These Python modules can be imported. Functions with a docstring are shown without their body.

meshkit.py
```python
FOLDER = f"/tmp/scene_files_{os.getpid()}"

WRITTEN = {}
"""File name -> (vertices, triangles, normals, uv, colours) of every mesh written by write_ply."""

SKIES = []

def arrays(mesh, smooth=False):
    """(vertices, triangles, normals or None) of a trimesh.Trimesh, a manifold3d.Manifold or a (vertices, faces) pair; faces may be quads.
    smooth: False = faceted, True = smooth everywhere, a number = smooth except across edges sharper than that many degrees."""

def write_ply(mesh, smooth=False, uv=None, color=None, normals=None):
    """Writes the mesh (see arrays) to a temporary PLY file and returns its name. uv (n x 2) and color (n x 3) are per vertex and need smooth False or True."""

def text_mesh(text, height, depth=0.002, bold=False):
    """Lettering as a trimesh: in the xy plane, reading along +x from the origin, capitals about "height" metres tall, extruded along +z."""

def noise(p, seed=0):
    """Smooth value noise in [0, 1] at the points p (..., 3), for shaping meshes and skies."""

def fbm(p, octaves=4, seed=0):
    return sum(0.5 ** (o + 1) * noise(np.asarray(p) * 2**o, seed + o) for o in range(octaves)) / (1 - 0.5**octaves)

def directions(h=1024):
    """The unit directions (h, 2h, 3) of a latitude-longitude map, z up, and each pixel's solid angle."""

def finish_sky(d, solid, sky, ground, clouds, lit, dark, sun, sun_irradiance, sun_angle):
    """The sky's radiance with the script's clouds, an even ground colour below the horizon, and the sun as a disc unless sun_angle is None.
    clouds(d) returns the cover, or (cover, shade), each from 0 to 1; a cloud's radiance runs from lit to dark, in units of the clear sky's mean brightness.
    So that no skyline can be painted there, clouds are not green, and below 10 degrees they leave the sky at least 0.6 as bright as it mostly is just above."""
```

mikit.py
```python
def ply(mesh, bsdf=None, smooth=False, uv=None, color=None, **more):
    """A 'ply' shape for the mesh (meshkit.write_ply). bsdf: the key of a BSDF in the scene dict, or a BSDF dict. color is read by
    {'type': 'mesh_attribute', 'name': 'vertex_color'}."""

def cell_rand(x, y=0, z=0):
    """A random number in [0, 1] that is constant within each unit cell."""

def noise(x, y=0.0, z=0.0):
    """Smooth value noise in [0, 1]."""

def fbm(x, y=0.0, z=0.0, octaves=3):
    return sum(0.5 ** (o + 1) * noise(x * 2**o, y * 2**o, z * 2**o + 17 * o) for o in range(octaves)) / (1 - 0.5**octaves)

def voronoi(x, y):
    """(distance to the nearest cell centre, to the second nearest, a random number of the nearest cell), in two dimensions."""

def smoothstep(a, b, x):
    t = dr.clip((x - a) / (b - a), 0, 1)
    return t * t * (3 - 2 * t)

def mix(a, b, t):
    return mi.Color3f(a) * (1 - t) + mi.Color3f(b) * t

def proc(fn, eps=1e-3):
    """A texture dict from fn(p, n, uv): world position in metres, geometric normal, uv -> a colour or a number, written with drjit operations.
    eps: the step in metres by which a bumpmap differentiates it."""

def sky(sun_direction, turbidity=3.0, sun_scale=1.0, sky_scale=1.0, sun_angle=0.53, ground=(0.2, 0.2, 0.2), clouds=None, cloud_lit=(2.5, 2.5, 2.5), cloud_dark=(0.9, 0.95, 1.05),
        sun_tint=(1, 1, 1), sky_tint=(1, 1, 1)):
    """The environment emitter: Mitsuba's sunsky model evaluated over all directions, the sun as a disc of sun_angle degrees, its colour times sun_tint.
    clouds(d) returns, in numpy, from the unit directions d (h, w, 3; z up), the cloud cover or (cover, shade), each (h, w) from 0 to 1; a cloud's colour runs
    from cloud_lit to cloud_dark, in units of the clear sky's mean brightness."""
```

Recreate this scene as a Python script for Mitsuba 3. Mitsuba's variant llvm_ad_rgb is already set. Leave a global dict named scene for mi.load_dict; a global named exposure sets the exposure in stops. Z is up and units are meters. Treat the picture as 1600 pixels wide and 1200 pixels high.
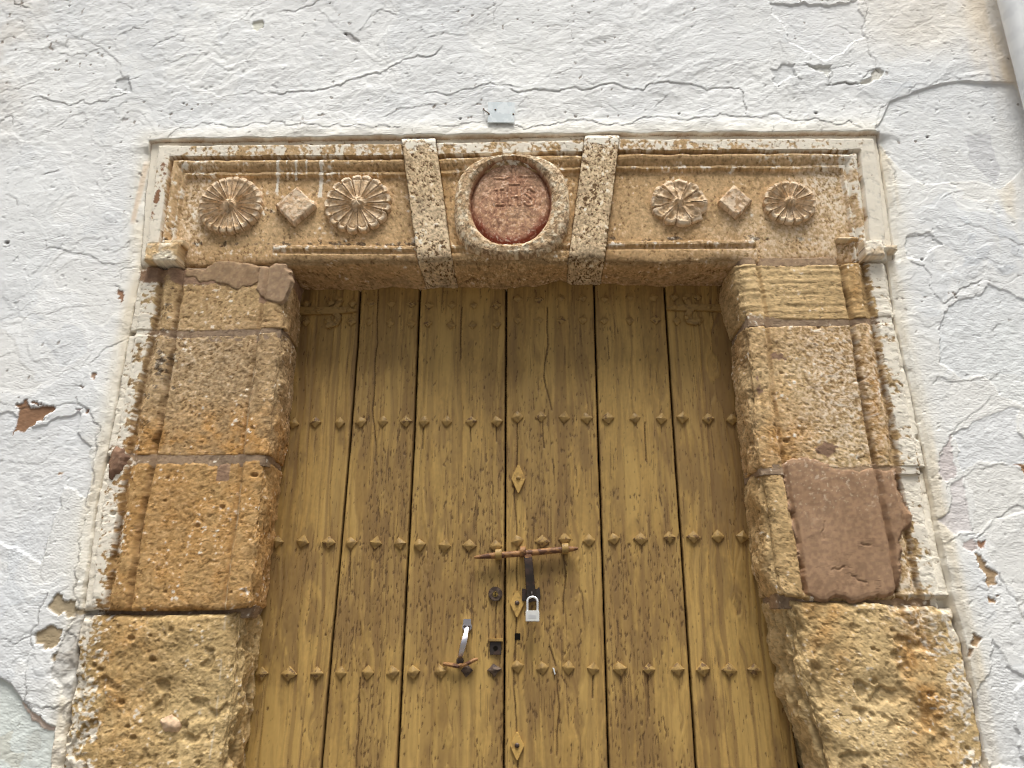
import math, random
import numpy as np, trimesh, shapely
import mitsuba as mi, drjit as dr
from scipy.ndimage import gaussian_filter1d, gaussian_filter
from scipy.spatial import cKDTree
import mikit, meshkit

# ---------------------------------------------------------------- camera, sky, exposure
exposure = 3.86
EYE = np.array([0.0, -2.6, 1.62])
PITCH, YAW, ROLL, FOCAL = math.radians(17.627), math.radians(-1.9), math.radians(0.234), 1150.0
def _rot():
    cp, sp, cy, sy, cr, sr = math.cos(PITCH), math.sin(PITCH), math.cos(YAW), math.sin(YAW), math.cos(ROLL), math.sin(ROLL)
    Rr = np.array([[cr, -sr, 0], [sr, cr, 0], [0, 0, 1.]]); Rp = np.array([[1, 0, 0], [0, cp, sp], [0, -sp, cp]]); Ry = np.array([[cy, 0, sy], [0, 1, 0], [-sy, 0, cy]])
    return (Ry @ Rp @ Rr)[[0, 2, 1]]          # rows x, y (into the wall), z; columns right, up, forward
RW = _rot()
T = mi.ScalarTransform4f
scene = {'type': 'scene'}
labels = {}
scene['camera'] = {'type': 'perspective', 'fov': 2 * math.degrees(math.atan(800 / FOCAL)), 'fov_axis': 'x', 'near_clip': 0.05, 'far_clip': 2000.0,
                   'to_world': T().look_at(origin=EYE.tolist(), target=(EYE + RW[:, 2]).tolist(), up=RW[:, 1].tolist())}
scene['sky'] = mikit.sky((0.05, -0.32, 0.95), turbidity=3, sun_scale=0.30, sun_angle=28, sky_scale=0.17, clouds=lambda d: (1.0 + 0 * d[..., 2], .9 * (1 - np.clip(d[..., 2], 0, 1))), cloud_lit=(3.15, 3.3, 3.48), cloud_dark=(.9, .93, .97), sun_tint=(.85, .985, 1.18), ground=(.13, .127, .122))

# ---------------------------------------------------------------- helpers
def at(px, py, Y=0.0):
    """A measured point of the photograph (1600 x 1200) as the point (x, z) of the upright plane y = Y."""
    d = RW @ np.array([(px - 800) / FOCAL, (600 - py) / FOCAL, 1.0])
    t = (Y - EYE[1]) / d[1]
    return EYE[0] + d[0] * t, EYE[2] + d[2] * t
def ats(pts, Y=0.0): return np.array([at(a, b, Y) for a, b in pts])
def xline(pts, Y=0.0):
    p = ats(pts, Y); o = np.argsort(p[:, 1]); p = p[o]
    def f(z):
        z = np.asarray(z, float); r = np.interp(z, p[:, 1], p[:, 0])
        s0 = (p[1, 0] - p[0, 0]) / (p[1, 1] - p[0, 1]); s1 = (p[-1, 0] - p[-2, 0]) / (p[-1, 1] - p[-2, 1])
        s0, s1 = np.clip([s0, s1], -.1, .1)
        return r + np.where(z < p[0, 1], (z - p[0, 1]) * s0, 0) + np.where(z > p[-1, 1], (z - p[-1, 1]) * s1, 0)
    return f
def zline(pts, Y=0.0):
    p = ats(pts, Y); o = np.argsort(p[:, 0]); p = p[o]
    return lambda x: np.interp(x, p[:, 0], p[:, 1])
def S(*c):
    c = np.asarray(c, float) / 255.0
    return np.where(c <= 0.04045, c / 12.92, ((c + 0.055) / 1.055) ** 2.4)
_tab = {}
def vn(x, z, seed=0):
    t = _tab.get(seed)
    if t is None: t = _tab[seed] = np.random.default_rng(seed + 11).random((256, 256)).astype(np.float32)
    xf, zf = np.floor(x), np.floor(z); i, j = xf.astype(np.int64), zf.astype(np.int64); a, b = x - xf, z - zf
    a = a * a * a * (a * (a * 6 - 15) + 10); b = b * b * b * (b * (b * 6 - 15) + 10)
    i0, i1, j0, j1 = i & 255, (i + 1) & 255, j & 255, (j + 1) & 255
    return (t[i0, j0] * (1 - a) + t[i1, j0] * a) * (1 - b) + (t[i0, j1] * (1 - a) + t[i1, j1] * a) * b
def fb(x, z, wl, octs=3, seed=0, gain=.5):
    """fractal noise about 0.5; wl: wavelength in metres (one number, or one for each axis)"""
    wx, wz = (wl, wl) if np.isscalar(wl) else wl
    u, v = np.asarray(x) / wx, np.asarray(z) / wz; s, tot, amp = 0, 0, 1.0
    for o in range(octs):
        s = s + amp * vn(u + 13.7 * o, v + 7.1 * o, seed + o); tot += amp; amp *= gain
        u, v = 2.03 * (0.8 * u - 0.6 * v if np.isscalar(wl) else u), 2.03 * (0.6 * u + 0.8 * v if np.isscalar(wl) else v)
    return s / tot
def nz(x, z, wl, octs=3, seed=0, k=2.4): return np.clip((fb(x, z, wl, octs, seed) - .5) * k + .5, 0, 1)
def gn(shape, sig, seed):
    """grain on a grid: white noise blurred by sig cells, unit deviation"""
    g = gaussian_filter(np.random.default_rng(seed).standard_normal(shape).astype(np.float32), sig); return g / g.std()
def ss(a, b, x):
    t = np.clip((x - a) / (b - a), 0, 1); return t * t * (3 - 2 * t)
def mx(a, b, t): t = np.asarray(t)[..., None]; return a * (1 - t) + b * t
def blob(x, z, px, py, rx, ry, Y=0.0, p=2):
    c = at(px, py, Y); s = 2.75e-3
    return np.exp(-(np.abs((x - c[0]) / (rx * s)) ** p + np.abs((z - c[1]) / (ry * s * 1.1)) ** p))
def fractal_line(P, rng, rough=.12, step=.003):
    P = [np.asarray(p, float) for p in P]
    while True:
        Q, done = [P[0]], True
        for a, b in zip(P[:-1], P[1:]):
            L = np.linalg.norm(b - a)
            if L > step:
                n = np.array([-(b - a)[1], (b - a)[0]]); Q.append((a + b) / 2 + n * rng.normal() * rough); done = False
            Q.append(b)
        P = Q
        if done: return np.array(P)
def tree_of(lines):
    """points, unit normals and line numbers of many dense polylines, as a search tree"""
    pts, nrm, idx = [], [], []
    for k, L in enumerate(lines):
        t = np.gradient(gaussian_filter1d(L, 3, axis=0, mode='nearest'), axis=0); t /= np.linalg.norm(t, axis=1, keepdims=True) + 1e-12
        pts.append(L); nrm.append(np.stack([-t[:, 1], t[:, 0]], 1)); idx.append(np.full(len(L), k))
    return cKDTree(np.vstack(pts)), np.vstack(pts), np.vstack(nrm), np.concatenate(idx)
def line_dist(x, z, lines, far):
    tr, pts, nrm, idx = tree_of(lines); q = np.stack([x.ravel(), z.ravel()], 1)
    d, i = tr.query(q, distance_upper_bound=far); ok = np.isfinite(d); i = np.where(ok, i, 0)
    side = np.sign(((q - pts[i]) * nrm[i]).sum(1))
    return np.where(ok, d, far * 2).reshape(x.shape), side.reshape(x.shape), np.where(ok, idx[i], -1).reshape(x.shape)
def quads(n, m, keep=None):
    i = np.arange(n * m).reshape(n, m); a, b, c, d = i[:-1, :-1], i[1:, :-1], i[1:, 1:], i[:-1, 1:]
    q = np.stack([a, b, c, d], -1).reshape(-1, 4)
    if keep is not None: q = q[keep.ravel()]
    return np.vstack([q[:, [0, 1, 2]], q[:, [0, 2, 3]]])
def facing(v, f, out):
    n = np.cross(v[f[:, 1]] - v[f[:, 0]], v[f[:, 2]] - v[f[:, 0]]).sum(0)
    return f if n @ np.asarray(out, float) > 0 else f[:, ::-1]
def put(key, v, f, bsdf, color=None, smooth=True):
    assert key not in scene, key
    scene[key] = mikit.ply((np.asarray(v, float), np.asarray(f)), bsdf, smooth=smooth, color=None if color is None else np.clip(np.asarray(color).reshape(-1, 3), .005, .95))
def sheet(key, P, C, bsdf, out=(0, -1, 0), close=False):
    n, m = P.shape[:2]; v = P.reshape(-1, 3); f = facing(v, quads(n, m), out); put(key, v, f, bsdf, C)
_count = {}
def numbered(k):
    n = _count.get(k, 0); _count[k] = n + 1
    return k if n == 0 else f'{k}_{n:03d}'
def mesh(key, tm, bsdf, smooth=30):
    assert key not in scene, key
    scene[key] = mikit.ply(tm, bsdf, smooth=smooth)
def thing(key, label, cat, group=None):
    labels[key] = {'label': label, 'category': cat}
    if group: labels[key]['group'] = group
def tube(pts, r, sides=12, cap=True):
    """tube along 3-D points; r one radius or one for each point"""
    P = np.asarray(pts, float); n = len(P); r = np.broadcast_to(r, n); t = np.gradient(P, axis=0); t /= np.linalg.norm(t, axis=1, keepdims=True)
    ref = np.array([0, 0, 1.]) if abs(t[0, 2]) < .9 else np.array([1., 0, 0]); V = []
    for k in range(n):
        a = np.cross(t[k], ref); a /= np.linalg.norm(a); b = np.cross(t[k], a); ref = np.cross(a, t[k]) if k else ref
        th = np.arange(sides) / sides * 2 * np.pi; V.append(P[k] + r[k] * (np.cos(th)[:, None] * a + np.sin(th)[:, None] * b))
    V = np.vstack(V + [P[:1], P[-1:]]); F = []
    for k in range(n - 1):
        for s in range(sides):
            a, b, c, d = k * sides + s, k * sides + (s + 1) % sides, (k + 1) * sides + (s + 1) % sides, (k + 1) * sides + s; F += [[a, b, c], [a, c, d]]
    for s in range(sides): F += [[n * sides, (s + 1) % sides, s], [n * sides + 1, (n - 1) * sides + s, (n - 1) * sides + (s + 1) % sides]]
    m = trimesh.Trimesh(V, F, process=False); m.fix_normals(); return m
def ribbon(pts, width_dir, w, thick):
    """flat bar along 3-D points: width along width_dir, thickness across"""
    P = np.asarray(pts, float); wd = np.asarray(width_dir, float); wd /= np.linalg.norm(wd); t = np.gradient(P, axis=0); nn = np.cross(t, wd); nn /= np.linalg.norm(nn, axis=1, keepdims=True)
    w = np.broadcast_to(w, len(P))[:, None]; b = thick * .3
    ring = [P + wd * (w / 2 - b) + nn * thick / 2, P - wd * (w / 2 - b) + nn * thick / 2, P - wd * w / 2, P - wd * (w / 2 - b) - nn * thick / 2, P + wd * (w / 2 - b) - nn * thick / 2, P + wd * w / 2]
    V = np.stack(ring, 1).reshape(-1, 3); F = []; n = len(P)
    for k in range(n - 1):
        for s in range(6):
            a, b_, c, d = k * 6 + s, k * 6 + (s + 1) % 6, (k + 1) * 6 + (s + 1) % 6, (k + 1) * 6 + s; F += [[a, b_, c], [a, c, d]]
    for k0 in (0, (n - 1) * 6): F += [[k0, k0 + i, k0 + i + 1] for i in range(1, 5)]
    m = trimesh.Trimesh(V, F, process=False); m.fix_normals(); return m
def prism(poly, y0, y1, bevel=.0015):
    """an outline in (x, z) extruded from depth y0 (front) to y1 (back), its front edge bevelled"""
    poly = shapely.Polygon(poly) if not isinstance(poly, shapely.Polygon) else poly
    parts = [trimesh.creation.extrude_polygon(poly, y1 - y0 - bevel, engine='earcut')]
    inner = poly.buffer(-bevel)
    parts[0].vertices[:, 2] += bevel
    if not inner.is_empty and inner.geom_type == 'Polygon':
        c = trimesh.creation.extrude_polygon(inner, bevel * 1.5, engine='earcut'); parts.append(c)
    m = trimesh.util.concatenate(parts); m.vertices = np.stack([m.vertices[:, 0], m.vertices[:, 2] + y0, m.vertices[:, 1]], 1); m.faces = m.faces[:, ::-1]
    return m

# ---------------------------------------------------------------- materials
vc = {'type': 'mesh_attribute', 'name': 'vertex_color'}
def two(b): return {'type': 'twosided', 'bsdf': b}
def grit(p, n, uv): return mikit.fbm(p.x * 260, p.y * 260, p.z * 260, 3)
def fine(p, n, uv): return mikit.fbm(p.x * 150 + p.z * 50, p.y * 150, p.z * 210, 4)
def wood_bump(p, n, uv): return mikit.fbm(p.x * 330, p.y * 90, p.z * 22, 3)
scene['plaster_surface'] = two({'type': 'bumpmap', 'arbitrary': mikit.proc(fine), 'scale': .0022, 'bsdf': {'type': 'diffuse', 'reflectance': vc}})
scene['stone_surface'] = two({'type': 'bumpmap', 'arbitrary': mikit.proc(grit), 'scale': .0028, 'bsdf': {'type': 'principled', 'base_color': vc, 'roughness': .95, 'specular': .15}})
scene['wood_surface'] = two({'type': 'bumpmap', 'arbitrary': mikit.proc(wood_bump), 'scale': .0016, 'bsdf': {'type': 'principled', 'base_color': vc, 'roughness': .62, 'specular': .35}})
def worn(c1, c2, wl, lo, hi):
    a, b = [float(v) for v in S(*c1)], [float(v) for v in S(*c2)]
    return mikit.proc(lambda p, n, uv: mikit.mix(a, b, mikit.smoothstep(lo, hi, mikit.fbm(p.x / wl, p.y / wl, p.z / wl, 3))))
PAINT, PAINT2, WOOD_D = (175, 142, 82), (160, 128, 73), (88, 64, 38)
scene['painted_iron'] = two({'type': 'principled', 'base_color': worn((160, 129, 76), (136, 108, 64), .014, .44, .7), 'roughness': .55, 'specular': .4})
scene['worn_painted_iron'] = two({'type': 'principled', 'base_color': worn((158, 128, 77), (112, 86, 56), .011, .5, .66), 'roughness': .6, 'specular': .35})
scene['plate_paint'] = two({'type': 'principled', 'base_color': worn((190, 154, 88), (158, 124, 70), .02, .45, .75), 'roughness': .55, 'specular': .4})
scene['rusty_painted_iron'] = two({'type': 'principled', 'base_color': worn((150, 108, 66), (92, 60, 40), .022, .40, .6), 'roughness': .6, 'specular': .4})
scene['bare_iron'] = two({'type': 'principled', 'base_color': worn((104, 86, 72), (72, 58, 50), .01, .4, .6), 'roughness': .5, 'metallic': .35, 'specular': .5})
scene['black_iron'] = two({'type': 'principled', 'base_color': worn((46, 38, 34), (66, 48, 40), .02, .45, .7), 'roughness': .5, 'specular': .5})
scene['chrome'] = two({'type': 'roughconductor', 'material': 'Cr', 'alpha': .18})
scene['lock_body'] = two({'type': 'principled', 'base_color': {'type': 'rgb', 'value': [.72, .72, .69]}, 'roughness': .38, 'metallic': .25, 'specular': .5})
scene['lock_steel'] = two({'type': 'principled', 'base_color': {'type': 'rgb', 'value': [.74, .74, .74]}, 'roughness': .3, 'metallic': .55})
scene['brass'] = two({'type': 'principled', 'base_color': worn((150, 122, 62), (90, 76, 46), .006, .4, .6), 'roughness': .4, 'metallic': .5})
scene['dark_hole'] = two({'type': 'diffuse', 'reflectance': {'type': 'rgb', 'value': [.012, .01, .008]}})
scene['plate_enamel'] = two({'type': 'principled', 'base_color': worn((220, 226, 229), (206, 214, 218), .02, .46, .6), 'roughness': .35, 'specular': .5})
scene['pipe_plastic'] = two({'type': 'principled', 'base_color': worn((224, 225, 226), (214, 215, 217), .05, .45, .8), 'roughness': .4, 'specular': .45})
scene['paving'] = two({'type': 'diffuse', 'reflectance': worn((112, 109, 104), (96, 92, 87), .3, .35, .65)})

# ---------------------------------------------------------------- the measured lines of the doorway
LQ0 = xline([(237, 223), (228, 300), (222, 380), (219, 420)]); LQ1 = xline([(253, 236), (245, 300), (236, 380), (232, 420)])
LQ2 = xline([(271, 253), (263, 320), (252, 400), (250, 420)]); LQ3 = xline([(293, 278), (280, 340), (270, 400), (266, 420)])
RQ0 = xline([(1369, 211), (1382, 300), (1393, 380), (1396, 420)]); RQ1 = xline([(1361, 224), (1371, 300), (1379, 380), (1384, 420)])
RQ2 = xline([(1338, 243), (1344, 300), (1352, 380), (1356, 420)]); RQ3 = xline([(1312, 268), (1319, 300), (1331, 380), (1336, 420)])
zT0 = zline([(237, 224), (630, 219), (968, 213), (1369, 212)]); zT1 = zline([(253, 234), (630, 231), (968, 224), (1362, 223)])
zT2 = zline([(270, 252), (630, 251), (968, 243), (1338, 242)]); zT3 = zline([(292, 278), (630, 277), (968, 268), (1312, 267)])
JL0 = xline([(220, 425), (200, 533), (170, 700), (150, 790), (128, 955), (116, 1060), (95, 1200)])
JL1 = xline([(232, 425), (214, 533), (186, 700), (166, 790), (146, 955), (136, 1060), (115, 1200)])
JL2 = xline([(255, 425), (245, 512), (234, 559), (222, 616), (207, 700), (194, 790), (168, 955), (150, 1200)])
JL3 = xline([(287, 425), (275, 512), (262, 610), (248, 690), (226, 800), (206, 930), (190, 1060), (170, 1200)])
JLI = xline([(420, 425), (405, 520), (388, 640), (372, 800), (352, 945), (342, 1060), (325, 1200)])
JLA = xline([(458, 420), (449, 515), (440, 597), (435, 657), (429, 705), (420, 752), (410, 850), (402, 945), (393, 968), (388, 1025), (378, 1112), (366, 1200)])
JLB = xline([(473, 452), (463, 547), (455, 640), (450, 690), (440, 736), (436, 780), (425, 867), (415, 948), (404, 968), (402, 1025), (392, 1112), (381, 1200)], .2)
JR0 = xline([(1384, 415), (1400, 517), (1423, 617), (1450, 753), (1459, 800), (1486, 930), (1511, 1032), (1542, 1200)])
JR1 = xline([(1377, 415), (1392, 510), (1413, 633), (1434, 735), (1443, 805), (1466, 930), (1490, 1032), (1520, 1200)])
JR2 = xline([(1347, 415), (1363, 513), (1377, 593), (1393, 683), (1400, 733), (1413, 801), (1436, 930), (1462, 1060), (1490, 1200)])
JR3 = xline([(1312, 415), (1330, 510), (1348, 633), (1367, 733), (1381, 808), (1400, 912), (1430, 1060), (1458, 1200)])
JRI = xline([(1183, 415), (1197, 510), (1209, 640), (1222, 730), (1243, 830), (1257, 925), (1268, 1060), (1290, 1200)])
JRA = xline([(1147, 415), (1158, 500), (1163, 567), (1167, 650), (1172, 683), (1178, 733), (1188, 815), (1196, 890), (1212, 935), (1222, 980), (1232, 1050), (1250, 1120), (1272, 1200)])
JRB = xline([(1124, 447), (1125, 480), (1140, 523), (1145, 587), (1153, 667), (1160, 733), (1163, 780), (1171, 840), (1175, 895), (1187, 922), (1192, 962), (1207, 1046), (1216, 1095), (1238, 1133), (1254, 1200)], .2)
zARR = zline([(235, 420), (425, 415), (470, 416), (560, 412), (650, 416), (657, 415), (707, 414), (800, 411), (885, 415), (887, 416), (943, 414), (1040, 416), (1130, 412), (1180, 414), (1395, 414)])
zBK = zline([(235, 455), (470, 452), (560, 453), (600, 449), (650, 452), (720, 449), (780, 452), (838, 449), (850, 446), (862, 442), (876, 439), (886, 436), (893, 439), (908, 444), (960, 443), (1040, 446), (1120, 445), (1395, 445)], .2)
BL0 = xline([(628, 215), (655, 418)]); BL1 = xline([(681, 215), (708, 418)]); BR0 = xline([(914, 213), (887, 418)]); BR1 = xline([(968, 212), (943, 418)])
zFIL = zline([(235, 386), (425, 385), (650, 386), (945, 379), (1182, 377), (1395, 377)])
IN_L, IN_R = at(426, 400)[0], at(1182, 395)[0]

# ---------------------------------------------------------------- stone
def profile(q): return np.interp(q, [0, .8, 1, 1.06, 1.93, 2.0, 2.06, 2.12, 2.25, 2.42, 2.6, 2.74, 2.78, 2.96, 3.02, 9], [.002, .002, .026, .029, .029, .004, .006, .021, .026, .023, .015, .004, .012, .013, .0, .0])
def profile_j(q): return np.interp(q, [0, .8, 1, 1.1, 1.84, 2.0, 2.12, 2.34, 2.6, 2.84, 3.0, 3.16, 9], [.003, .004, .019, .022, .022, .001, .002, .020, .021, .015, -.010, .003, .003])
def qside(x, a, b, c, d, s):
    """0 at the outer edge, 1 at the fascia, 2 at the groove, 3 at the field"""
    a, b, c, d, x = s * a, s * b, s * c, s * d, s * x
    return np.where(x < b, (x - a) / (b - a), np.where(x < c, 1 + (x - b) / (c - b), np.where(x < d, 2 + (x - c) / (d - c), 3 + (x - d) / .05)))
def q_lintel(x, z):
    return np.minimum(np.minimum(qside(x, LQ0(z), LQ1(z), LQ2(z), LQ3(z), 1), qside(x, RQ0(z), RQ1(z), RQ2(z), RQ3(z), -1)), qside(z, zT0(x), zT1(x), zT2(x), zT3(x), -1))
def box_mask(x, z, px0, py0, px1, py1, r=.006):
    a, b = at(px0, py1), at(px1, py0)
    return ss(-r, r, x - a[0]) * ss(-r, r, b[0] - x) * ss(-r, r, z - a[1]) * ss(-r, r, b[1] - z)
def H_lintel(x, z):
    q = q_lintel(x, z) + (fb(x, z, .05, 2, 5) - .5) * .12
    h = profile(q)
    inner = ss(-.004, .004, x - IN_L) * ss(-.004, .004, IN_R - x); t = zFIL(x) - z
    band = np.interp(t, [-.01, 0, .003, .02, .024, .034, .04, 1], [0, 0, .016, .016, .006, .006, .013, .013])
    h = np.maximum(h, 0) + inner * band
    ear = box_mask(x, z, 233, 386, 288, 419, .007); h = h * (1 - ear) + ear * .004
    h = h - box_mask(x, z, 1311, 377, 1340, 414, .005) * .01
    return h
def H_jamb(side):
    a = (JL0, JL1, JL2, JL3) if side < 0 else (JR0, JR1, JR2, JR3); inn = JLI if side < 0 else JRI
    def f(x, z):
        q = qside(x, *[g(z) for g in a], -side) + (fb(x, z, .06, 2, 8) - .5) * .2
        fade = ss(at(800, 960)[1] - .05, at(800, 950)[1] + .05, z) if True else 1
        t = (inn(z) - x) * side + (fb(x, z, .08, 2, 9) - .5) * .008
        inner = np.interp(t, [-.014, -.006, 0, .005, .012, .03, 1], [0, -.008, -.009, .004, .010, .012, .012])
        return profile_j(q) * (.25 + .75 * fade) + inner * fade
    return f

def portal_colour(U, W, X, Z, o):
    """sandstone: two base tones, orange staining, grain speckle, limewash remains and mortar smears"""
    n1 = nz(U, W, .22, 4, 21); n2 = nz(U, W, (.0125, .0095), 3, 31); n3 = nz(U, W, (.0062, .0045), 2, 41, 2.4); n4 = nz(U, W, .05, 3, 51); g1, g2 = (o['grain'] if 'grain' in o else (gn(U.shape, .6, 3), gn(U.shape, 1.4, 4)))
    c = mx(S(*o['a']), S(*o['b']), n1)
    c = mx(c, S(*o.get('c', (178, 134, 80))), np.clip(o['orange'](X, Z) * (.35 + n4), 0, 1) if 'orange' in o else 0 * n1)
    c = c * (1 + o.get('contrast', .5) * ((n2 - .5) * .42 + np.clip(g1, -2, 2) * .12 + np.clip(g2, -2, 2) * .08 + (n4 - .5) * .25))[..., None]
    c = mx(c, S(104, 78, 50), ss(o.get('dk', 1.35), o.get('dk', 1.35) + .9, -.75 * g1 - .75 * g2 + (n2 - .5) * 1.2 + (n4 - .5) * 1.0) * o.get('dark', .6))
    c = mx(c, S(226, 206, 170), ss(o.get('lt', 1.2), o.get('lt', 1.2) + .9, .8 * g1 + .7 * g2 + (n4 - .5)) * o.get('light', .4) * (1 if 'lt' in o else .4))
    if 'lichen' in o: c = mx(c, S(62, 52, 44), ss(.5, .62, o['lichen'](X, Z) * .62 + (n2 - .5) * .5 + (n4 - .5) * .4) * .8)
    if 'haze' in o: c = mx(c, S(230, 218, 200), np.clip(o['haze'](X, Z) * (.42 + .38 * g1 + .34 * g2 + (n2 - .5) * .5), 0, .85))
    if 'white' in o:
        w = o['white'](X, Z); m = ss(.36, .60, w + (n2 - .5) * .26 + np.clip(g2, -2.5, 2.5) * .13 + g1 * .07 + (n4 - .5) * .42)
        c = mx(c, S(*o.get('wash', (232, 225, 211))) * (1 + (n1 - .5) * .08)[..., None], m * .93)
    if 'scar' in o: c = mx(c, S(206, 192, 168), np.exp(-((X - JLI(Z)) / .0022) ** 2) * .75 * ss(.2, .5, n4))
    if 'groove_shade_dirt' in o: c = mx(c, S(96, 72, 46), np.clip(o['groove_shade_dirt'](X, Z), 0, 1) * ss(.1, .6, n4 * .6 + n2 * .5))  # brown along the grooves: dirt, plus painted shade so the lines read dark
    if 'chips' in o: c = mx(c, mx(S(156, 118, 92), S(140, 104, 80), n4), ss(.44, .52, o['chips'](X, Z) * (.35 + .65 * n4) + (n2 - .5) * .25))
    if 'mortar' in o:
        m = ss(.46, .54, o['mortar'](X, Z) + (n4 - .5) * .3 + (n2 - .5) * .12); c = mx(c, mx(S(156, 127, 104), S(138, 111, 91), n4) * (1 + (n3 - .5) * .25)[..., None], m)
    return c

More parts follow.
